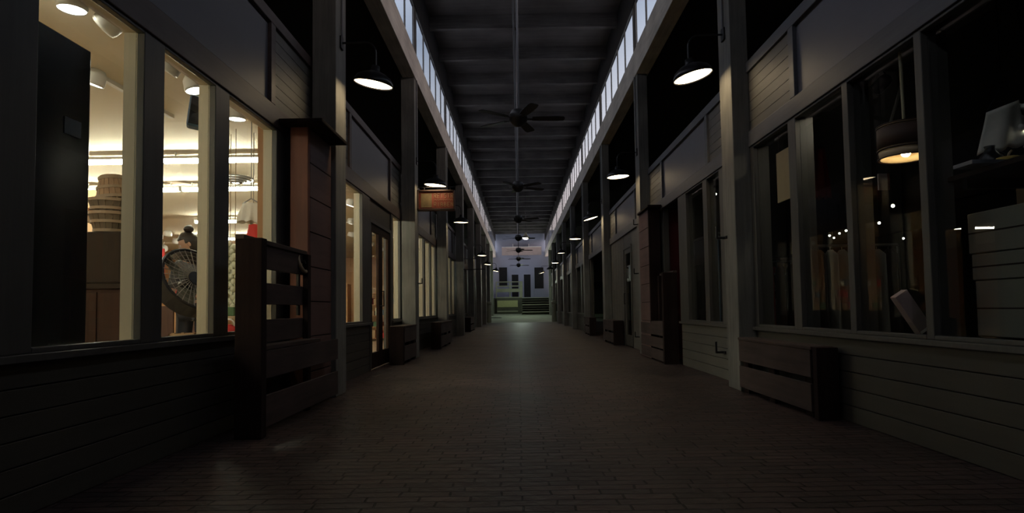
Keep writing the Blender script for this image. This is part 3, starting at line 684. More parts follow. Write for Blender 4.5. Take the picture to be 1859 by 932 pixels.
# ------------------------------------------------------------------ left shop: goods
def basket(name, c, r0, r1, h, m, label, tilt=0, flip=False):
    r = empty(name, c); R = Matrix.Translation(c) @ Matrix.Rotation(tilt, 4, 'Y')
    if flip: R = R @ Matrix.Translation((0, 0, h)) @ Matrix.Rotation(PI, 4, 'X')
    mb = MB(); n = 18
    for i in range(n):
        a = 2*PI*i/n; hw = PI/n*.92; vs = []
        for (rr, z) in ((r0, .0), (r1, h)):
            for off in (0, -.006):
                for s_ in (-1, 1): vs.append(mb.bm.verts.new(R @ Vector(((rr+off)*math.cos(a+s_*hw), (rr+off)*math.sin(a+s_*hw), z))))
        for f in ((0, 1, 5, 4), (2, 6, 7, 3), (0, 4, 6, 2), (1, 3, 7, 5), (0, 2, 3, 1), (4, 5, 7, 6)): mb.bm.faces.new([vs[j] for j in f])
    mb.cyl(R @ Vector((0, 0, 0)), R @ Vector((0, 0, .01)), r0*.98, n=24)
    mb.build('slats', m, r)
    for f in (.12, .55, .96):
        rr = r0+(r1-r0)*f; MB().lathe([(rr+.001, h*f-.014), (rr+.008, h*f-.014), (rr+.009, h*f+.014), (rr+.002, h*f+.014)], 32, R, closed=True).build('hoop', 'hoop', r, smooth=False)
    return tag(settle(r), label, 'basket', 'stacked bushel baskets')
bx = onD(205, 425, 1.2)[0]; z0 = onD(205, 425, 1.2)[2]; y0 = 1.2*S; cx_ = (bx-6)*U
basket('bushel_basket', Vector((cx_, y0, z0*U)), .13, .185, .20, 'basketg', 'lowest grey slatted bushel basket of the stack')
basket('bushel_basket', Vector((cx_, y0, z0*U+.13)), .13, .19, .20, 'basketg', 'middle grey bushel basket, resting inside the lowest one')
basket('bushel_basket', Vector((cx_+.03, y0, z0*U+.345)), .10, .15, .23, 'basket', 'topmost light brown basket, upside down and leaning', -.12, True)
zc = onD(205, 517, 1.2)[2]
o = MB().b(cx_-.20, cx_+.24, y0-.2, y0+.2, zc*U, z0*U).build('burlap_box', 'burlap', None, bevel=.02); tag(o, 'brown wrapped box on the counter under the baskets', 'box')
r = empty('counter', (cx_, y0, .014))
MB().b(cx_-.55, cx_+.35, y0-.24, y0+.35, zc*U-.05, zc*U).build('counter_top', 'burlap', r, bevel=.006)
MB().b(cx_-.52, cx_+.32, y0-.21, y0+.32, .014, zc*U-.05).build('counter_body', 'walnut', r, bevel=.006)
for i in range(3): MB().b(cx_-.5+i*.28, cx_-.25+i*.28, y0-.222, y0-.208, .05, zc*U-.08).build('door_panel', 'walnut', r, bevel=.004)
tag(settle(r), 'dark walnut counter under the baskets in the nearest window', 'counter')
# carton shelf deeper behind the baskets
x1, d1, zt = onD(232, 304, 1.62); x0 = x1-330; r = empty('tall_shelf', P(((x0+x1)/2, 1.62, 3)))
for xx in (x0-8, x1): MB().B(xx, xx+8, 1.60, 1.68, 3, zt-40).build('upright', 'walnut', r)
for k in range(5): MB().B(x0, x1, 1.60, 1.68, 20+k*(zt-70)/4.6, 25.5+k*(zt-70)/4.6).build('shelf_board', 'shopwall', r)
tag(settle(r), 'tall wooden shelf full of cartons behind the baskets', 'shelf')
for k in range(5):
    for i in range(5):
        z = 26+k*(zt-70)/4.6; hh_ = 50+12*((i*7+k*3) % 4)
        if k == 4: hh_ *= .8
        o = MB().B(x0+6+i*64, x0+64+i*64-3, 1.605, 1.665, z, z+hh_).build('carton', 'carton', None, bevel=.004)
        tag(o, f'brown carton, {("first", "second", "third", "fourth", "fifth")[i]} from left on shelf level {("one", "two", "three", "four", "five")[k]} behind the baskets', 'carton', 'cartons on the tall shelf')
# drum fan
x, d, z = onD(343, 516, 1.0); c = P((x, d, z)); r = empty('drum_fan', c)
Rm = Matrix.Translation(c) @ Matrix.Rotation(1.12, 4, 'Z') @ Matrix.Rotation(PI/2-.46, 4, 'X')
MB().lathe([(.275, -.05), (.285, -.045), (.285, .09), (.275, .095), (.255, .09), (.255, -.045)], 40, Rm, closed=True).build('drum_housing', 'black', r, smooth=False)
mb = MB()
for rr in (.06, .10, .14, .18, .22, .255): mb.torus(rr, .0022, Rm @ Matrix.Translation((0, 0, .088)), 36, 5)
for i in range(32):
    a = 2*PI*i/32; mb.cyl(Rm @ Vector((.05*math.cos(a), .05*math.sin(a), .09)), Rm @ Vector((.265*math.cos(a+.25), .265*math.sin(a+.25), .09)), .0032, n=5)
mb.build('front_grille', 'mesh', r)
MB().cyl(Rm @ Vector((0, 0, -.05)), Rm @ Vector((0, 0, .10)), .062, n=24).build('hub', 'black', r)
for i in range(3):
    m = Rm @ Matrix.Rotation(2*PI*i/3, 4, 'Z') @ Matrix.Rotation(.4, 4, 'X'); MB().b(.05, .25, -.07, .07, -.004, .004, m).build('blade', 'grey', r, bevel=.003)
gz = .02
for s_ in (-1, 1):
    q = Rm @ Vector((s_*.285, 0, 0)); MB().tube([q, Vector((q.x, q.y, 160*U)), Vector((q.x-.05*s_, q.y+.02, 140*U))], .014).build('stand_leg', 'white', r)
tag(settle(r), 'large black drum fan with wire grille in the second lit pane', 'fan')
# display deck inside the windows
r = empty('display_deck', P((-560, .9, 3)))
MB().B(-660, -524, .66, 1.36, 128, 140).build('deck_board', 'tan', r, bevel=.004)
MB().B(-636, -630, .66, 1.36, 3, 128).build('deck_front', 'shopwall', r)
tag(settle(r), 'tan display ledge running inside the lit left windows', 'ledge')
# low stool, crate and jars near the fan
x, d, z = onD(318, 598, .99); o = None
def crate(c, w_, dp, h, m, label, name='wooden_crate'):
    r = empty(name, c); n = 3
    for i in range(n):
        z = c.z+h*(i+.08)/n; z2 = c.z+h*(i+.88)/n
        MB().b(c.x-w_/2, c.x+w_/2, c.y-dp/2, c.y-dp/2+.012, z, z2).b(c.x-w_/2, c.x+w_/2, c.y+dp/2-.012, c.y+dp/2, z, z2).b(c.x-w_/2, c.x-w_/2+.012, c.y-dp/2, c.y+dp/2, z, z2).b(c.x+w_/2-.012, c.x+w_/2, c.y-dp/2, c.y+dp/2, z, z2).build('slat_course', m, r)
    MB().b(c.x-w_/2, c.x+w_/2, c.y-dp/2, c.y+dp/2, c.z, c.z+.012).build('base', m, r)
    for sx_ in (-1, 1):
        for sy_ in (-1, 1): MB().b(c.x+sx_*(w_/2-.025)-.012, c.x+sx_*(w_/2-.025)+.012, c.y+sy_*(dp/2-.025)-.012, c.y+sy_*(dp/2-.025)+.012, c.z, c.z+h).build('corner_post', m, r)
    return tag(settle(r), label, 'crate')
crate(Vector((onD(342, 600, 1.04)[0]*U, 1.04*S, 140*U)), .22, .2, .11, 'carton', 'small pale wooden crate under the drum fan')
x = -610*U
r = empty('glass_jar', (x, 1.08*S, 140*U))
MB().lathe([(.001, 0), (.05, 0), (.055, .02), (.055, .10), (.035, .125), (.035, .14), (.001, .14)], 18, Matrix.Translation((x, 1.08*S, 140*U))).build('jar_body', 'basket', r, smooth=True)
MB().cyl((x, 1.08*S, 140*U+.14), (x, 1.08*S, 140*U+.155), .04, n=18).build('lid', 'white', r); tag(settle(r), 'squat brown jar on the ledge left of the small crate', 'jar')
# back counter with green plants
x1, d1, zt = onD(372, 546, 2.2); x0 = onD(268, 546, 2.2)[0]
r = empty('service_counter', P(((x0+x1)/2, 2.2, 3)))
MB().B(x0-200, x1, 2.17, 2.33, zt-8, zt).build('counter_top', 'black', r, bevel=.005); MB().B(x0-195, x1-5, 2.18, 2.32, 3, zt-8).build('counter_body', 'shopwall', r, bevel=.005)
for i in range(4): MB().B(x0-185+i*105, x0-90+i*105, 2.172, 2.18, 12, zt-20).build('door_panel', 'walnut', r, bevel=.004)
tag(settle(r), 'orange wood service counter with a black top, behind the fan', 'counter')
def plant(x, d, z, label, h=.28, w_=.16):
    c = P((x, d, z)); r = empty('potted_plant', c)
    MB().lathe([(.001, 0), (.06, 0), (.08, .10), (.085, .12), (.07, .12), (.001, .11)], 18, Matrix.Translation(c)).build('pot', 'grey', r, smooth=True)
    mb = MB(); rnd = random.Random(x)
    for i in range(46):
        a = rnd.random()*2*PI; t = rnd.random()*1.2; L = h*(.5+.5*rnd.random())
        dirv = Vector((math.cos(a)*math.sin(t), math.sin(a)*math.sin(t), math.cos(t)))
        b0 = c+Vector((0, 0, .11)); tip = b0+dirv*L; sd = dirv.cross(Vector((0, 0, 1)))
        sd = (sd.normalized() if sd.length > .01 else Vector((1, 0, 0)))*.022; md = b0+dirv*L*.6
        v = [mb.bm.verts.new(q) for q in (b0, md-sd, tip, md+sd)]; mb.bm.faces.new(v)
    mb.build('foliage', 'green', r); return tag(settle(r), label, 'plant')
plant(onD(277, 540, 2.25)[0], 2.25, zt, 'bushy green potted plant at the left end of the service counter')
plant(onD(299, 540, 2.27)[0], 2.25, zt, 'second green potted plant, close beside the drum fan')
r = empty('cash_register', P((onD(281, 520, 2.28)[0]-40, 2.28, zt))); c = Vector(r.location)
MB().b(c.x-.2, c.x+.2, c.y-.2, c.y+.2, c.z, c.z+.12).build('drawer_box', 'black', r, bevel=.01); MB().b(c.x-.15, c.x+.15, c.y-.03, c.y+.03, c.z+.15, c.z+.42, ).build('screen', 'black', r, bevel=.01)
MB().b(c.x-.03, c.x+.03, c.y-.02, c.y+.02, c.z+.1, c.z+.2).build('stand', 'black', r); tag(settle(r), 'black cash register on the service counter', 'register')
# garlic strings
def strand(px, pyt, pyb, d, label, m='garlic', seed=1):
    x, _, zt_ = onD(px, pyt, d); zb_ = onD(px, pyb, d)[2]; r = empty('garlic_braid', P((x, d, zb_))); rnd = random.Random(seed)
    mb = MB(); n = int((zt_-zb_)/10)
    for i in range(n):
        for j in range(3):
            a = i*1.1+j*2.1; c = P((x, d, zb_+i*10+rnd.uniform(-2, 2)))+Vector((.032*math.cos(a), .032*math.sin(a), 0))
            mb.sph(c, .027, 10, 7, (1, 1, 1.15))
    o = mb.build('bulbs', m, r, smooth=True); o['kind'] = 'stuff'
    MB().cyl(P((x, d, zb_)), P((x, d, CZ)), .004, n=6).build('cord', 'tan', r); return tag(settle(r), label, 'braid', 'garlic strings in the third lit pane')
strand(411, 432, 560, 1.30, 'left one of the three hanging pale garlic strings', seed=1); strand(418, 428, 560, 1.34, 'middle one of the three hanging pale garlic strings', seed=2)
strand(427, 436, 572, 1.30, 'right one of the three hanging garlic strings, next to the bench', seed=3)
# linen skirt on the hanger, red apron
def hanging_cloth(name, px, pyt, pyb, d, w0, w1, m, label, cat, folds=9, thick=.05):
    x, _, zt_ = onD(px, pyt, d); zb_ = onD(px, pyb, d)[2]; c = P((x, d, zb_)); r = empty(name, c); mb = MB(); N = 48; K = 6
    rows = []
    for k in range(K+1):
        f = k/K; w_ = w0+(w1-w0)*f; z = (zt_+(zb_-zt_)*f)*U; row = []
        for i in range(N):
            a = 2*PI*i/N; rr = 1+.16*f*math.cos(folds*a)+.05*math.sin(3*a+k)
            row.append(mb.bm.verts.new((c.x+w_*rr*math.cos(a), c.y+thick*(1+f)*rr*math.sin(a), z+.01*math.sin(folds*a)*f)))
        rows.append(row)
    for A_, B_ in zip(rows, rows[1:]):
        for i in range(N): mb.bm.faces.new((A_[i], A_[(i+1) % N], B_[(i+1) % N], B_[i]))
    mb.bm.faces.new(rows[0]); mb.build('cloth', m, r, smooth=True)
    MB().tube([Vector((c.x-w0, c.y, zt_*U)), Vector((c.x, c.y, zt_*U+.05)), Vector((c.x+w0, c.y, zt_*U)), ], .006).cyl((c.x, c.y, zt_*U+.05), (c.x, c.y, CZ*U), .004, n=6).build('hanger', 'steel', r)
    return tag(settle(r), label, cat)
hanging_cloth('linen_cloth', 456, 370, 404, 1.2, .085, .125, 'linen', 'pleated white cloth hanging at the right of the third lit pane', 'cloth')
hanging_cloth('red_apron', 460, 408, 462, 1.33, .05, .10, 'red', 'red cloth hanging under the white pleated one', 'cloth', 6)
hanging_cloth('red_banner', 290, 452, 500, 3.1, .12, .12, 'red', 'small red banner far back beside the person', 'cloth', 4)
x, d, z = onD(416, 592, 1.16); r = empty('red_bag', P((x, d, 140))); c = Vector(r.location)
MB().sph(c+Vector((0, 0, .08)), .085, 18, 12, (1, .7, 1.0)).build('bag_body', 'red', r, smooth=True)
MB().torus(.05, .008, Matrix.Translation(c+Vector((0, 0, .16))) @ Matrix.Rotation(PI/2, 4, 'X'), 20, 6).build('handle', 'white', r, smooth=True); tag(settle(r), 'small red bag with pale handle on the ledge, third lit pane', 'bag')
x, d, z = onD(420, 562, 1.2); o = MB().B(x-16, x+16, 1.18, 1.24, onD(420, 574, 1.2)[2], onD(420, 558, 1.2)[2]).build('green_box', 'green', None, bevel=.006)
tag(o, 'small dark green box behind the red bag', 'box')
x, d, z = onD(420, 574, 1.2); r = empty('display_stand', P((x, 1.21, 140)))
MB().B(x-18, x+18, 1.18, 1.24, z-5, z).build('stand_top', 'tan', r); 
for a in (-15, 12):
    for b_ in (1.185, 1.23): MB().B(x+a, x+a+3, b_, b_+.004, 140, z-5).build('leg', 'tan', r)
tag(settle(r), 'slim tan display stand under the small green box', 'stand')
# shelves with goods along the far part of the shop
def goods_shelf(x0, x1, d0, d1, levels, ztop, seed, labelpos):
    r = empty('goods_shelf', P(((x0+x1)/2, d0, 3)))
    for xx in (x0, x1-8): MB().B(xx, xx+8, d0, d1, 3, ztop).build('upright', 'shopwall', r)
    for k in range(levels): z = 20+k*(ztop-30)/(levels-.2); MB().B(x0+8, x1-8, d0, d1, z, z+5).build('shelf_board', 'shopwall', r)
    tag(settle(r), f'orange wooden goods shelf {labelpos}', 'shelf', 'goods shelves of the lit shop')
    rnd = random.Random(seed)
    for k in range(levels):
        z = 25+k*(ztop-30)/(levels-.2); x = x0+16; i = 0
        while x < x1-46:
            w_ = rnd.choice((22, 30, 36)); h_ = rnd.uniform(28, 52); m_ = rnd.choice(('carton', 'red', 'garlic', 'basket', 'green', 'linen', 'blue'))
            o = MB().B(x, x+w_, d0+.005, d1-.01, z, z+h_).build('packaged_good', m_, None, bevel=.006); x += w_+8; i += 1
            cn = dict(carton='brown', red='red', garlic='pale', basket='tan', green='green', linen='white', blue='blue')[m_]
            tag(o, f'{cn} package {i} from left, shelf {k+1}, {labelpos}', 'package', f'packages on the goods shelf {labelpos}')
goods_shelf(-1900, -1500, 2.95, 3.02, 5, 360, 3, 'behind the person')
goods_shelf(-1500, -1120, 3.6, 3.68, 5, 380, 4, 'right of the person')
goods_shelf(-1080, -760, 3.6, 3.68, 5, 380, 5, 'seen through the glass doors')
goods_shelf(-740, -560, 3.9, 3.97, 5, 330, 6, 'nearest the lit window strip')

# ------------------------------------------------------------------ person behind the fan
def skin_mesh(name, pts, edges, radii, m, parent, sub=2):
    me = bpy.data.meshes.new(name); me.from_pydata([tuple(p) for p in pts], edges, []); o = bpy.data.objects.new(name, me); C.objects.link(o)
    bm = bmesh.new(); bm.from_mesh(me); lay = bm.verts.layers.skin.verify()
    for i, v in enumerate(bm.verts):
        rr = radii[i]; v[lay].radius = rr if isinstance(rr, tuple) else (rr, rr); v[lay].use_root = (i == 0)
    bm.to_mesh(me); bm.free()
    sk = o.modifiers.new('skin', 'SKIN'); sk.use_smooth_shade = True
    sb = o.modifiers.new('sub', 'SUBSURF'); sb.levels = sub; sb.render_levels = sub
    me.materials.append(M[m]); o.parent = parent
    return o
hx, hd, hz = onD(343, 444, 1.27); hc = P((hx, hd, hz))     # head centre
root = empty('person', (hc.x+.02, hc.y+.05, .014)); zf = .014; k = (hc.z-zf)/1.50
def V_(x, y, z): return Vector((hc.x+.03+x, hc.y+.06+y, zf+z*k))
# body: pelvis, spine, neck, legs, arms reaching forward to the counter work
pts = [V_(0, 0, .90), V_(0, 0, 1.05), V_(0, -.01, 1.22), V_(0, -.01, 1.33), V_(-.01, -.03, 1.41),
       V_(.09, 0, .86), V_(.10, -.01, .48), V_(.10, .02, .09), V_(.12, -.13, .04), V_(-.09, 0, .86), V_(-.10, -.02, .48), V_(-.10, .02, .09), V_(-.12, -.13, .04),
       V_(.17, -.01, 1.30), V_(.21, -.02, 1.05), V_(.12, -.22, .98), V_(-.17, -.01, 1.30), V_(-.22, -.03, 1.05), V_(-.14, -.23, .98)]
ed = [(0, 1), (1, 2), (2, 3), (3, 4), (0, 5), (5, 6), (6, 7), (7, 8), (0, 9), (9, 10), (10, 11), (11, 12), (3, 13), (13, 14), (14, 15), (3, 16), (16, 17), (17, 18)]
ra = [(.14, .10), (.12, .085), (.14, .095), (.10, .07), .048, .085, .058, .04, .035, .085, .058, .04, .035, .055, .042, .026, .055, .042, .026]
body = skin_mesh('body', pts, ed, ra, 'skin', root)
def tri(idx, m, nm, grow):
    re = {j: i for i, j in enumerate(idx)}; e2 = [(re[a], re[b]) for a, b in ed if a in re and b in re]
    return skin_mesh(nm, [pts[j] for j in idx], e2, [tuple(v+grow for v in (ra[j] if isinstance(ra[j], tuple) else (ra[j],)*2)) for j in idx], m, root)
tri([0, 1, 2, 3, 13, 14, 16, 17], 'shirt', 'shirt', .010); tri([0, 5, 6, 7, 9, 10, 11], 'denim', 'trousers', .010); 
for s_, j in ((1, 15), (-1, 18)):      # hands: palm, four fingers, thumb
    c = pts[j]; hp = [c, c+Vector((-.02*s_, -.05, -.01)), c+Vector((-.03*s_, -.09, -.015))]; he = [(0, 1), (1, 2)]; hr = [(.024, .018), (.034, .016), (.036, .014)]
    for q in range(4):
        off = (q-1.5)*.018; L = (.062, .075, .07, .055)[q]; b0 = len(hp); base = hp[2]+Vector((off, -.004, 0))
        hp += [base, base+Vector((0, -L*.5, -.004)), base+Vector((0, -L*.85, -.025))]; he += [(2, b0), (b0, b0+1), (b0+1, b0+2)]; hr += [.010, .009, .008]
    b0 = len(hp); base = hp[1]+Vector((-.030*s_, -.005, -.004)); hp += [base, base+Vector((-.018*s_, -.03, -.01))]; he += [(1, b0), (b0, b0+1)]; hr += [.012, .009]
    skin_mesh('hand', hp, he, hr, 'skin', body, 1)
# head turned to the left of the picture and down
HR = Matrix.Translation(hc) @ Matrix.Rotation(-1.15, 4, 'Z') @ Matrix.Rotation(.38, 4, 'X')
bm = bmesh.new(); bmesh.ops.create_uvsphere(bm, u_segments=40, v_segments=28, radius=1)
def gs(x, c, w_): return math.exp(-((x-c)/w_)**2)
for v in bm.verts:
    x, y, z = v.co; X = x*.074; Y = y*.094; Z = z*.118
    if z < 0: X *= 1-.34*(-z)**1.4; Y *= 1-.18*(-z)
    fr = max(0, -y)
    Y -= fr*(.022*gs(z, -.16, .14)*gs(x, 0, .17)+.010*gs(z, -.52, .10)*gs(x, 0, .35)+.012*gs(z, -.86, .15)*gs(x, 0, .3))   # nose, lips, chin
    Y += fr*(.012*gs(z, .04, .11)*(gs(x, .38, .2)+gs(x, -.38, .2))+.006*gs(z, -.40, .05)*gs(x, 0, .4))                       # eye sockets
    Y -= fr*.005*gs(z, .22, .08)*gs(abs(x), .35, .3)
    v.co = HR @ Vector((X, Y, Z))
me = bpy.data.meshes.new('head'); bm.to_mesh(me); bm.free(); me.materials.append(M['skin'])
for p in me.polygons: p.use_smooth = True
head = bpy.data.objects.new('head', me); C.objects.link(head); head.parent = root
for s_ in (-1, 1):
    MB().sph(HR @ Vector((s_*.029, -.073, .004)), .0125, 12, 8).build('eye', 'white', head, smooth=True)
    MB().sph(HR @ Vector((s_*.029, -.0838, .003)), .005, 8, 6).build('iris', 'hair', head, smooth=True)
    MB().sph(HR @ Vector((s_*.075, .008, -.005)), .03, 12, 8, (.35, .6, 1), HR.to_3x3().to_4x4()).build('ear', 'skin', head, smooth=True)
    MB().tube([HR @ Vector((s_*.045, -.083, .030)), HR @ Vector((s_*.028, -.090, .036)), HR @ Vector((s_*.012, -.088, .030))], .003, 6).build('eyebrow', 'hair', head)
MB().tube([HR @ Vector((-.022, -.083, -.055)), HR @ Vector((0, -.093, -.057)), HR @ Vector((.022, -.083, -.055))], .0045, 6).build('lips', 'red', head)
bm = bmesh.new(); bmesh.ops.create_uvsphere(bm, u_segments=48, v_segments=30, radius=1)
for v in bm.verts:
    x, y, z = v.co; front = y < -.05; g = 1.12+.025*math.sin(22*math.atan2(x, y))
    lim = .50 if y < -.30 else (.1 if front else -.75)
    if z < lim: g *= .80 if front else .86
    v.co = HR @ Vector((x*.074*g, y*.094*g+.004, z*.118*g+.003))
me = bpy.data.meshes.new('hair'); bm.to_mesh(me); bm.free(); me.materials.append(M['hair'])
for p in me.polygons: p.use_smooth = True
hr_ = bpy.data.objects.new('hair', me); C.objects.link(hr_); hr_.parent = root
mb = MB(); bc = HR @ Vector((0, .055, .150)); mb.sph(bc, .048, 20, 12, (1, 1, .85))
for i in range(3): mb.torus(.036-.008*i, .014, Matrix.Translation(bc+Vector((0, 0, .012*i))) @ Matrix.Rotation(.3*i, 4, 'X'), 20, 8)
mb.build('hair_bun', 'hair', hr_, smooth=True)
tag(settle(root), 'person with dark hair in a bun looking down behind the drum fan', 'person')

# ------------------------------------------------------------------ right shop
def lathe_at(c, prof, m, name, parent, n=32, smooth=True): return MB().lathe(prof, n, Matrix.Translation(c), closed=True).build(name, m, parent, smooth=smooth)
x, d, zt = onD(1642, 224, .80); zb = onD(1642, 288, .80)[2]; ztop = onD(1626, 125, .80)[2]; h_ = (zt-zb)*U
c = P((x, d, zb)); r = empty('drum_pendant', c); R0 = 44*.80*U*1.03
lathe_at(c, [(R0, h_*.30), (R0, h_*.86), (R0-.004, h_*.86), (R0-.004, h_*.30)], 'drum', 'drum_shade', r)
for z0, z1, m_, nm in ((.88, .90, 'signdark', 'top_band'), (.93, .95, 'signdark', 'top_rim'), (.24, .27, 'signdark', 'lower_band'), (.0, .025, 'signdark', 'bottom_rim')):
    lathe_at(c, [(R0+.003, h_*z0), (R0+.003, h_*z1), (R0-.008, h_*z1), (R0-.008, h_*z0)], m_, nm, r)
lathe_at(c, [(R0-.006, h_*.86), (R0-.006, h_*.95), (R0-.012, h_*.95), (R0-.012, h_*.86)], 'drumin', 'upper_diffuser', r)
lathe_at(c, [(R0-.012, h_*.02), (R0-.006, h_*.28), (R0-.012, h_*.30), (R0-.018, h_*.02)], 'drumin', 'lower_diffuser', r)
lathe_at(c, [(.001, h_*.30), (R0-.006, h_*.30), (R0-.006, h_*.33), (.001, h_*.33)], 'drumin', 'inner_reflector', r)
MB().sph(c+Vector((0, 0, h_*.17)), .030, 14, 10).build('bulb', 'bulb', r, smooth=True)
MB().cyl(c+Vector((0, 0, h_*.33)), (c.x-.012, c.y, CZ*U), .010, .012, n=12).build('rod', 'rod', r)
for i in range(3):
    a = i*2*PI/3+.4; MB().cyl(c+Vector((R0*.97*math.cos(a), R0*.97*math.sin(a), 0)), c+Vector((R0*.97*math.cos(a), R0*.97*math.sin(a), h_*.95)), .003, n=6).build('strut', 'signdark', r)
tag(settle(r), 'brown drum pendant lamp with a lit lower ring in the right window', 'lamp')
# hanging pale board
b0 = onX(1410, 300, 577); b1 = onX(1443, 300, 577)
zt = onX(1426, 270, 577)[2]; zb = onX(1426, 364, 577)[2]
r = empty('hanging_board', P((577, (b0[1]+b1[1])/2, zb)))
MB().B(576, 579, b1[1], b0[1], zb, zt).build('board_sheet', 'tan', r, bevel=.004)
for dd_ in (b0[1]-.01, b1[1]+.01): MB().cyl(P((577.5, dd_, zt)), P((577.5, dd_, CZ)), .003, n=6).build('cord', 'black', r)
tag(settle(r), 'blank tan board hanging inside the right shop window', 'board')
hanging_cloth('red_garment', 1490, 268, 360, 1.55, .05, .10, 'redwall', 'dark red garment hanging in the pane left of the drum pendant', 'garment', 7)
# display ledge
o = MB().B(WR+22, WR+110, .2, 1.24, 138, 147).build('window_ledge', 'frame', None, bevel=.004); tag(o, 'dark display ledge behind the right shop windows', 'ledge')
# leaning plank box
a = Vector(onD(1631, 536, .80)); b_ = Vector(onD(1677, 603, .80)); pa = P(a); pb = P(b_); v = pa-pb; L = v.length
ang = math.atan2(v.x, v.z); m = Matrix.Translation((pa+pb)/2+Vector((0, .0, .01))) @ Matrix.Rotation(ang, 4, 'Y'); w_ = 26*.80*U
r = empty('leaning_box', (pa+pb)/2)
MB().b(-w_/2, w_/2, -.03, .03, -L/2, L/2, m).build('box_body', 'signboard', r, bevel=.004); MB().b(-w_/2+.006, w_/2-.006, -.034, -.030, -L/2, -L/2+.016, m).build('end_label', 'white', r)
MB().b(-w_/2+.012, w_/2-.012, -.033, -.030, L/2-.06, L/2-.01, m).build('top_flap', 'signboard', r)
tag(settle(r), 'pale oblong box leaning at an angle in the right window', 'box')
# small tag cards
for px, py, w_, h_, d_, lb in ((1605, 330, 20, 30, .95, 'cream card with orange edge hanging under the drum pendant'),):
    x, d, z = onD(px, py, d_); w2 = w_*d_/2; h2 = h_*d_/2; r = empty('hanging_card', P((x, d, z)))
    MB().B(x-w2, x+w2*.6, d, d+.003, z-h2, z+h2).build('card', 'signboard', r); MB().B(x+w2*.6, x+w2, d-.001, d+.004, z-h2, z+h2).build('orange_edge', 'redwood', r)
    MB().cyl(P((x, d+.001, z+h2)), P((x, d+.001, CZ)), .002, n=6).build('cord', 'black', r); tag(settle(r), lb, 'card')
# far right shelf and what lies on it
sxx = 600; zs = onX(1815, 303, 612)[2]
r = empty('wall_shelf', P((640, .64, zs-8)))
MB().B(WR+22, 690, .50, .745, zs-9, zs-2).build('shelf_board', 'walnut', r, bevel=.004)
for dd_ in (.53, .72): MB().B(WR+30, 680, dd_-.004, dd_+.004, zs-22, zs-9).build('bracket', 'black', r)
MB().B(680, 690, .50, .745, 147, zs-9).build('back_panel', 'roomdark', r)
tag(settle(r), 'brown shelf across the far right window', 'shelf')
x, d, z = onD(1830, 298, .69); c = P((x, d, zs-2)); r = empty('squash', c)
mb = MB().lathe([(.001, 0), (.05, .0), (.072, .02), (.075, .035), (.055, .06), (.02, .066), (.001, .06)], 32, Matrix.Translation(c), jitter=.03); mb.build('body', 'yellow', r, smooth=True)
MB().tube([c+Vector((0, 0, .058)), c+Vector((.01, 0, .085)), c+Vector((.025, 0, .10))], .007).build('stem', 'tan', r); tag(settle(r), 'flattened yellow squash on the shelf, far right window', 'squash')
x, d, z = onD(1798, 285, .705); c = P((x, d, zs-2)); r = empty('black_jug', c)
MB().lathe([(.001, 0), (.045, 0), (.060, .03), (.058, .075), (.032, .11), (.024, .13), (.03, .145), (.001, .145)], 24, Matrix.Translation(c)).build('jug_body', 'black', r, smooth=True)
MB().torus(.03, .007, Matrix.Translation(c+Vector((.055, 0, .08))) @ Matrix.Rotation(PI/2, 4, 'X'), 18, 6).build('handle', 'black', r, smooth=True); tag(settle(r), 'round black jug left of the yellow squash', 'jug')
x, d, z = onD(1788, 304, .68); o = MB().B(x-28, x+22, .665, .695, zs-2, zs+3).build('folded_paper', 'paper', None, bevel=.003); tag(o, 'folded pale paper on the shelf in front of the black jug', 'paper')
# white lampshade-like cloth
pts4 = [onD(px, py, .72) for px, py in ((1790, 205), (1848, 182), (1862, 262), (1778, 282))]
c = P(onD(1822, 240, .72)); r = empty('white_textile', c); mb = MB(); NX, NY = 14, 10; grid = []
A4 = [P(p) for p in pts4]
for j in range(NY+1):
    row = []
    for i in range(NX+1):
        u_, v_ = i/NX, j/NY; p = (A4[0]*(1-u_)+A4[1]*u_)*(1-v_)+(A4[3]*(1-u_)+A4[2]*u_)*v_
        row.append(mb.bm.verts.new(p+Vector((0, .022*math.sin(u_*9+v_*2)*v_-.03*math.sin(u_*PI), .012*math.sin(u_*14)*v_*v_))))
    grid.append(row)
for j in range(NY):
    for i in range(NX): mb.bm.faces.new((grid[j][i], grid[j][i+1], grid[j+1][i+1], grid[j+1][i]))
o = mb.build('cloth', 'linen', r, smooth=True); sf = o.modifiers.new('solid', 'SOLIDIFY'); sf.thickness = .006
MB().tube([A4[0], (A4[0]+A4[1])/2+Vector((0, 0, .12)), A4[1]], .004).cyl((A4[0]+A4[1])/2+Vector((0, 0, .12)), Vector((((A4[0]+A4[1])/2).x, ((A4[0]+A4[1])/2).y, CZ*U)), .003, n=6).build('hanger', 'black', r)
mb = MB(); rnd = random.Random(5); e0 = (A4[1]+A4[2])/2
for i in range(26):
    t = rnd.random(); p = A4[1]*(1-t)+A4[2]*t; mb.sph(p+Vector((rnd.uniform(-.02, .03), rnd.uniform(-.02, .02), rnd.uniform(-.03, .03))), rnd.uniform(.008, .02), 8, 6)
o = mb.build('ruffle', 'linen', r, smooth=True); o['kind'] = 'stuff'
tag(settle(r), 'white ruffled cloth hanging above the squash, far right', 'cloth')
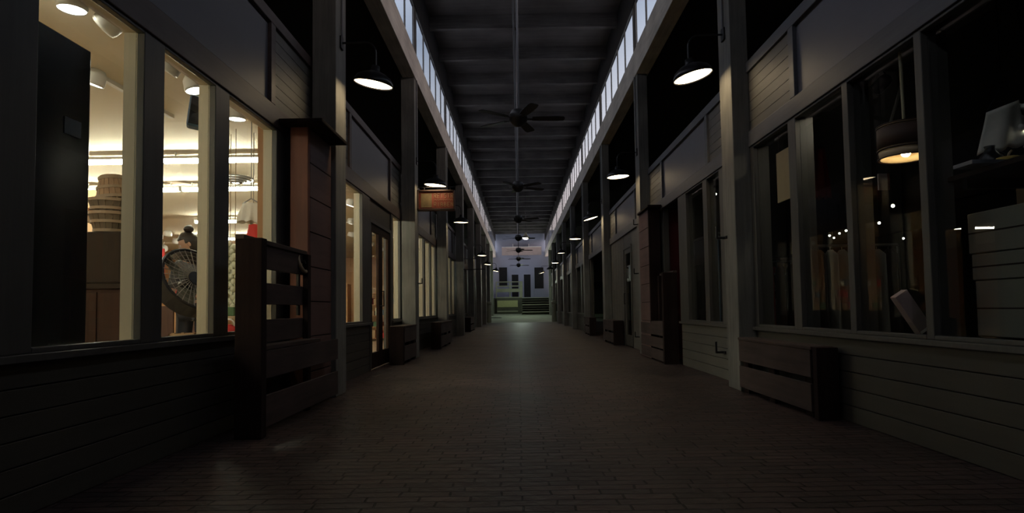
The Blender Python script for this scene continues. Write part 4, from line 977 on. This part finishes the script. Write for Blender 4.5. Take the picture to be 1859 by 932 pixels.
# pale cartons under the shelf
zc0 = 147
for k, (py0, py1, lb) in enumerate(((380, 458, 'topmost grey-brown carton of the pile below the far right shelf'), (458, 508, 'middle grey-brown carton of the pile below the far right shelf'), (508, 612, 'bottom greenish grey carton of the pile below the far right shelf'))):
    za = onX(1800, py0, 605)[2]; zb = max(147, onX(1800, py1, 605)[2])
    r = empty('carton', P((630, .66, zb+.4))); MB().B(603, 672, .585, .735-.004*k, zb+.4, za-.6).build('carton_body', 'grey', r, bevel=.006)
    MB().B(602.6, 603, .585, .735-.004*k, (za+zb)/2-1, (za+zb)/2+1).build('tape_line', 'burlap', r); tag(settle(r), lb, 'carton', 'cartons in the far right window')
# garment racks
def rack(x0, x1, d, z0, z1, seed, label, n, cols=('roomdark', 'walnut', 'signdark', 'grey', 'blue', 'redwall')):
    r = empty('garment_rack', P(((x0+x1)/2, d, 0)))
    for xx in (x0, x1): MB().cyl(P((xx, d, 0)), P((xx, d, z1+8)), .014, n=10).build('upright', 'steel', r)
    MB().cyl(P((x0, d, z1+8)), P((x1, d, z1+8)), .014, n=10).build('top_rail', 'steel', r)
    for xx in (x0, x1): MB().B(xx-4, xx+4, d-.05, d+.05, 0, 5).build('foot', 'steel', r)
    tag(settle(r), label, 'rack', 'garment racks'); rnd = random.Random(seed)
    for i in range(n):
        x = x0+10+(x1-x0-20)*(i+.5)/n; m_ = rnd.choice(cols); zb = z0+rnd.uniform(0, 25); mb = MB(); N = 16; rows = []
        for (f, wd, th) in ((0, .05, .012), (.06, .16, .02), (.5, .17, .03), (1, .19, .04)):
            rows.append([mb.bm.verts.new(P((x, d, z1-2+(zb-z1)*f))+Vector((th*math.cos(2*PI*j/N)*(1+.3*math.sin(j*2.2)*f), wd*math.sin(2*PI*j/N), 0))) for j in range(N)])
        for A_, B_ in zip(rows, rows[1:]):
            for j in range(N): mb.bm.faces.new((A_[j], A_[(j+1) % N], B_[(j+1) % N], B_[j]))
        mb.bm.faces.new(rows[0])
        t = empty('garment', P((x, d, zb))); mb.build('cloth', m_, t, smooth=True); MB().tube([P((x, d, z1-3)), P((x, d, z1+3)), P((x, d, z1+7))], .003, 6).build('hanger', 'steel', t)
        tag(settle(t), f'hanging garment {("first","second","third","fourth","fifth","sixth","seventh","eighth")[i]} from the window on the {label}', 'garment', f'garments on the {label}')
rack(660, 900, 1.30, 90, 330, 1, 'near steel rack in the right shop', 8)
rack(700, 1000, 1.75, 90, 330, 2, 'middle steel rack in the right shop', 8)
rack(760, 1080, 2.3, 90, 320, 3, 'far steel rack in the right shop', 8)
# goods in the second right window
rack(600, 700, 1.72, 110, 420, 8, 'steel rack behind the second right window', 6, ('tan', 'blue', 'walnut', 'paper', 'grey', 'redwall'))
# ceiling pipe in the right shop
o = MB().tube([P((640, .9, 560)), P((900, 1.35, 560))], .012).tube([P((640, .9, 560)), P((640, .9, CZ))], .006, 6).tube([P((900, 1.35, 560)), P((900, 1.35, CZ))], .006, 6).build('ceiling_rail', 'steel'); tag(o, 'thin steel rail slanting behind the drum pendant', 'rail')
for px, py, d_, lb in ((1621, 374, 1.6, 'single small glowing bulb below the drum pendant'), (1371+0, 329, 0, '')):
    if not d_: continue
    x, d, z = onD(px, py, d_); c = P((x, d, z)); r = empty('bare_bulb', c); MB().sph(c, .022, 12, 8).build('bulb', 'small', r, smooth=True); MB().cyl(c+Vector((0, 0, .02)), c+Vector((0, 0, .07)), .014, n=10).build('socket', 'black', r)
    MB().cyl(c+Vector((0, 0, .07)), (c.x, c.y, CZ*U), .003, n=6).build('cord', 'black', r); tag(settle(r), lb, 'bulb')

# spotlights of the right shop
M['spot'] = emit('added_spot_lens', (1, .86, .66), 90)
def spot_head(c, aim, label, k=1.0, lens='spot'):
    r = empty('track_head', c); v = (c-aim).normalized(); R = Matrix.Translation(c) @ v.to_track_quat('Z', 'Y').to_matrix().to_4x4()
    MB().lathe([(.050*k, -.03), (.055*k, -.02), (.055*k, .07), (.040*k, .11), (.001, .12), (.001, .05), (.044*k, .03)], 20, R, closed=True).build('housing', 'black', r, smooth=True)
    MB().lathe([(.001, -.010), (.043*k, -.010), (.043*k, .010), (.001, .010)], 20, R, closed=True).build('lens', lens, r, smooth=True)
    MB().cyl(R @ Vector((0, 0, .10)), (c.x, c.y, CZ*U), .008, n=8).build('stem', 'black', r)
    tag(settle(r), label, 'spotlight', 'spotlights of the right shop')
spot_head(P((655, .98, 590)), P((577, 1.17, 470)), 'black spotlight added to light the tan hanging board')  # lamp added only to brighten the tan board, lens turned out of view
spot_head(P(onD(1297, 352, 1.78)), P((640, 1.6, 330)), 'spotlight shining in the second right window', .7, 'track')
spot_head(P(onD(1857, 240, .72)), P(onD(1810, 250, .70)), 'spotlight at the right picture edge beside the white cloth', .6, 'track')
for i, (px, py, d, lb) in enumerate(((1506, 428, 2.4, 'leftmost'), (1514, 432, 2.6, 'lowest of the left pair'), (1524, 424, 2.4, 'third from left'), (1536, 419, 2.2, 'fourth from left'), (1548, 416, 2.1, 'fifth from left'),
                                     (1550, 434, 1.9, 'large low one'), (1596, 405, 1.8, 'one just right of the mullion'), (1640, 433, 2.4, 'small one below the reflected tubes'), (1683, 433, 1.8, 'larger one near the right mullion'))):
    c = P(onD(px, py, d)); spot_head(c, c+Vector((-.6, -1.2, -.35)), f'deep spotlight in the dark right shop, {lb}', .62 if i in (5, 8) else .4, 'track')
r = empty('glass_shelving', P((1100, 2.35, 0)))
for xx in (1000, 1110, 1220, 1330): MB().B(xx, xx+5, 2.34, 2.36, 0, 400).build('upright', 'steel', r)
for z in (120, 190, 260, 330, 395): MB().B(1000, 1335, 2.30, 2.38, z, z+3).build('shelf_plate', 'white', r)
tag(settle(r), 'metal shelving unit deep in the dark right shop', 'shelf')
rnd = random.Random(11)
for k_, z in enumerate((123, 193, 263, 333)):
    for i in range(6):
        x = 1012+i*54; m_ = rnd.choice(('white', 'steel', 'red', 'grey', 'carton')); h_ = rnd.uniform(18, 42); c = P((x+14, 2.33, z))
        o = MB().lathe([(.001, 0), (.045, 0), (.06, .05), (.06, h_*U*.7), (.035, h_*U*.9), (.035, h_*U), (.001, h_*U)], 16, Matrix.Translation(c)).build('shop_vase', m_, None, smooth=True)
        cn = dict(white='white', steel='metal', red='red', grey='grey', carton='brown')[m_]
        tag(o, f'{cn} vase, {("first", "second", "third", "fourth", "fifth", "sixth")[i]} from left on level {("one", "two", "three", "four")[k_]} of the metal shelving', 'vase', 'vases on the metal shelving')
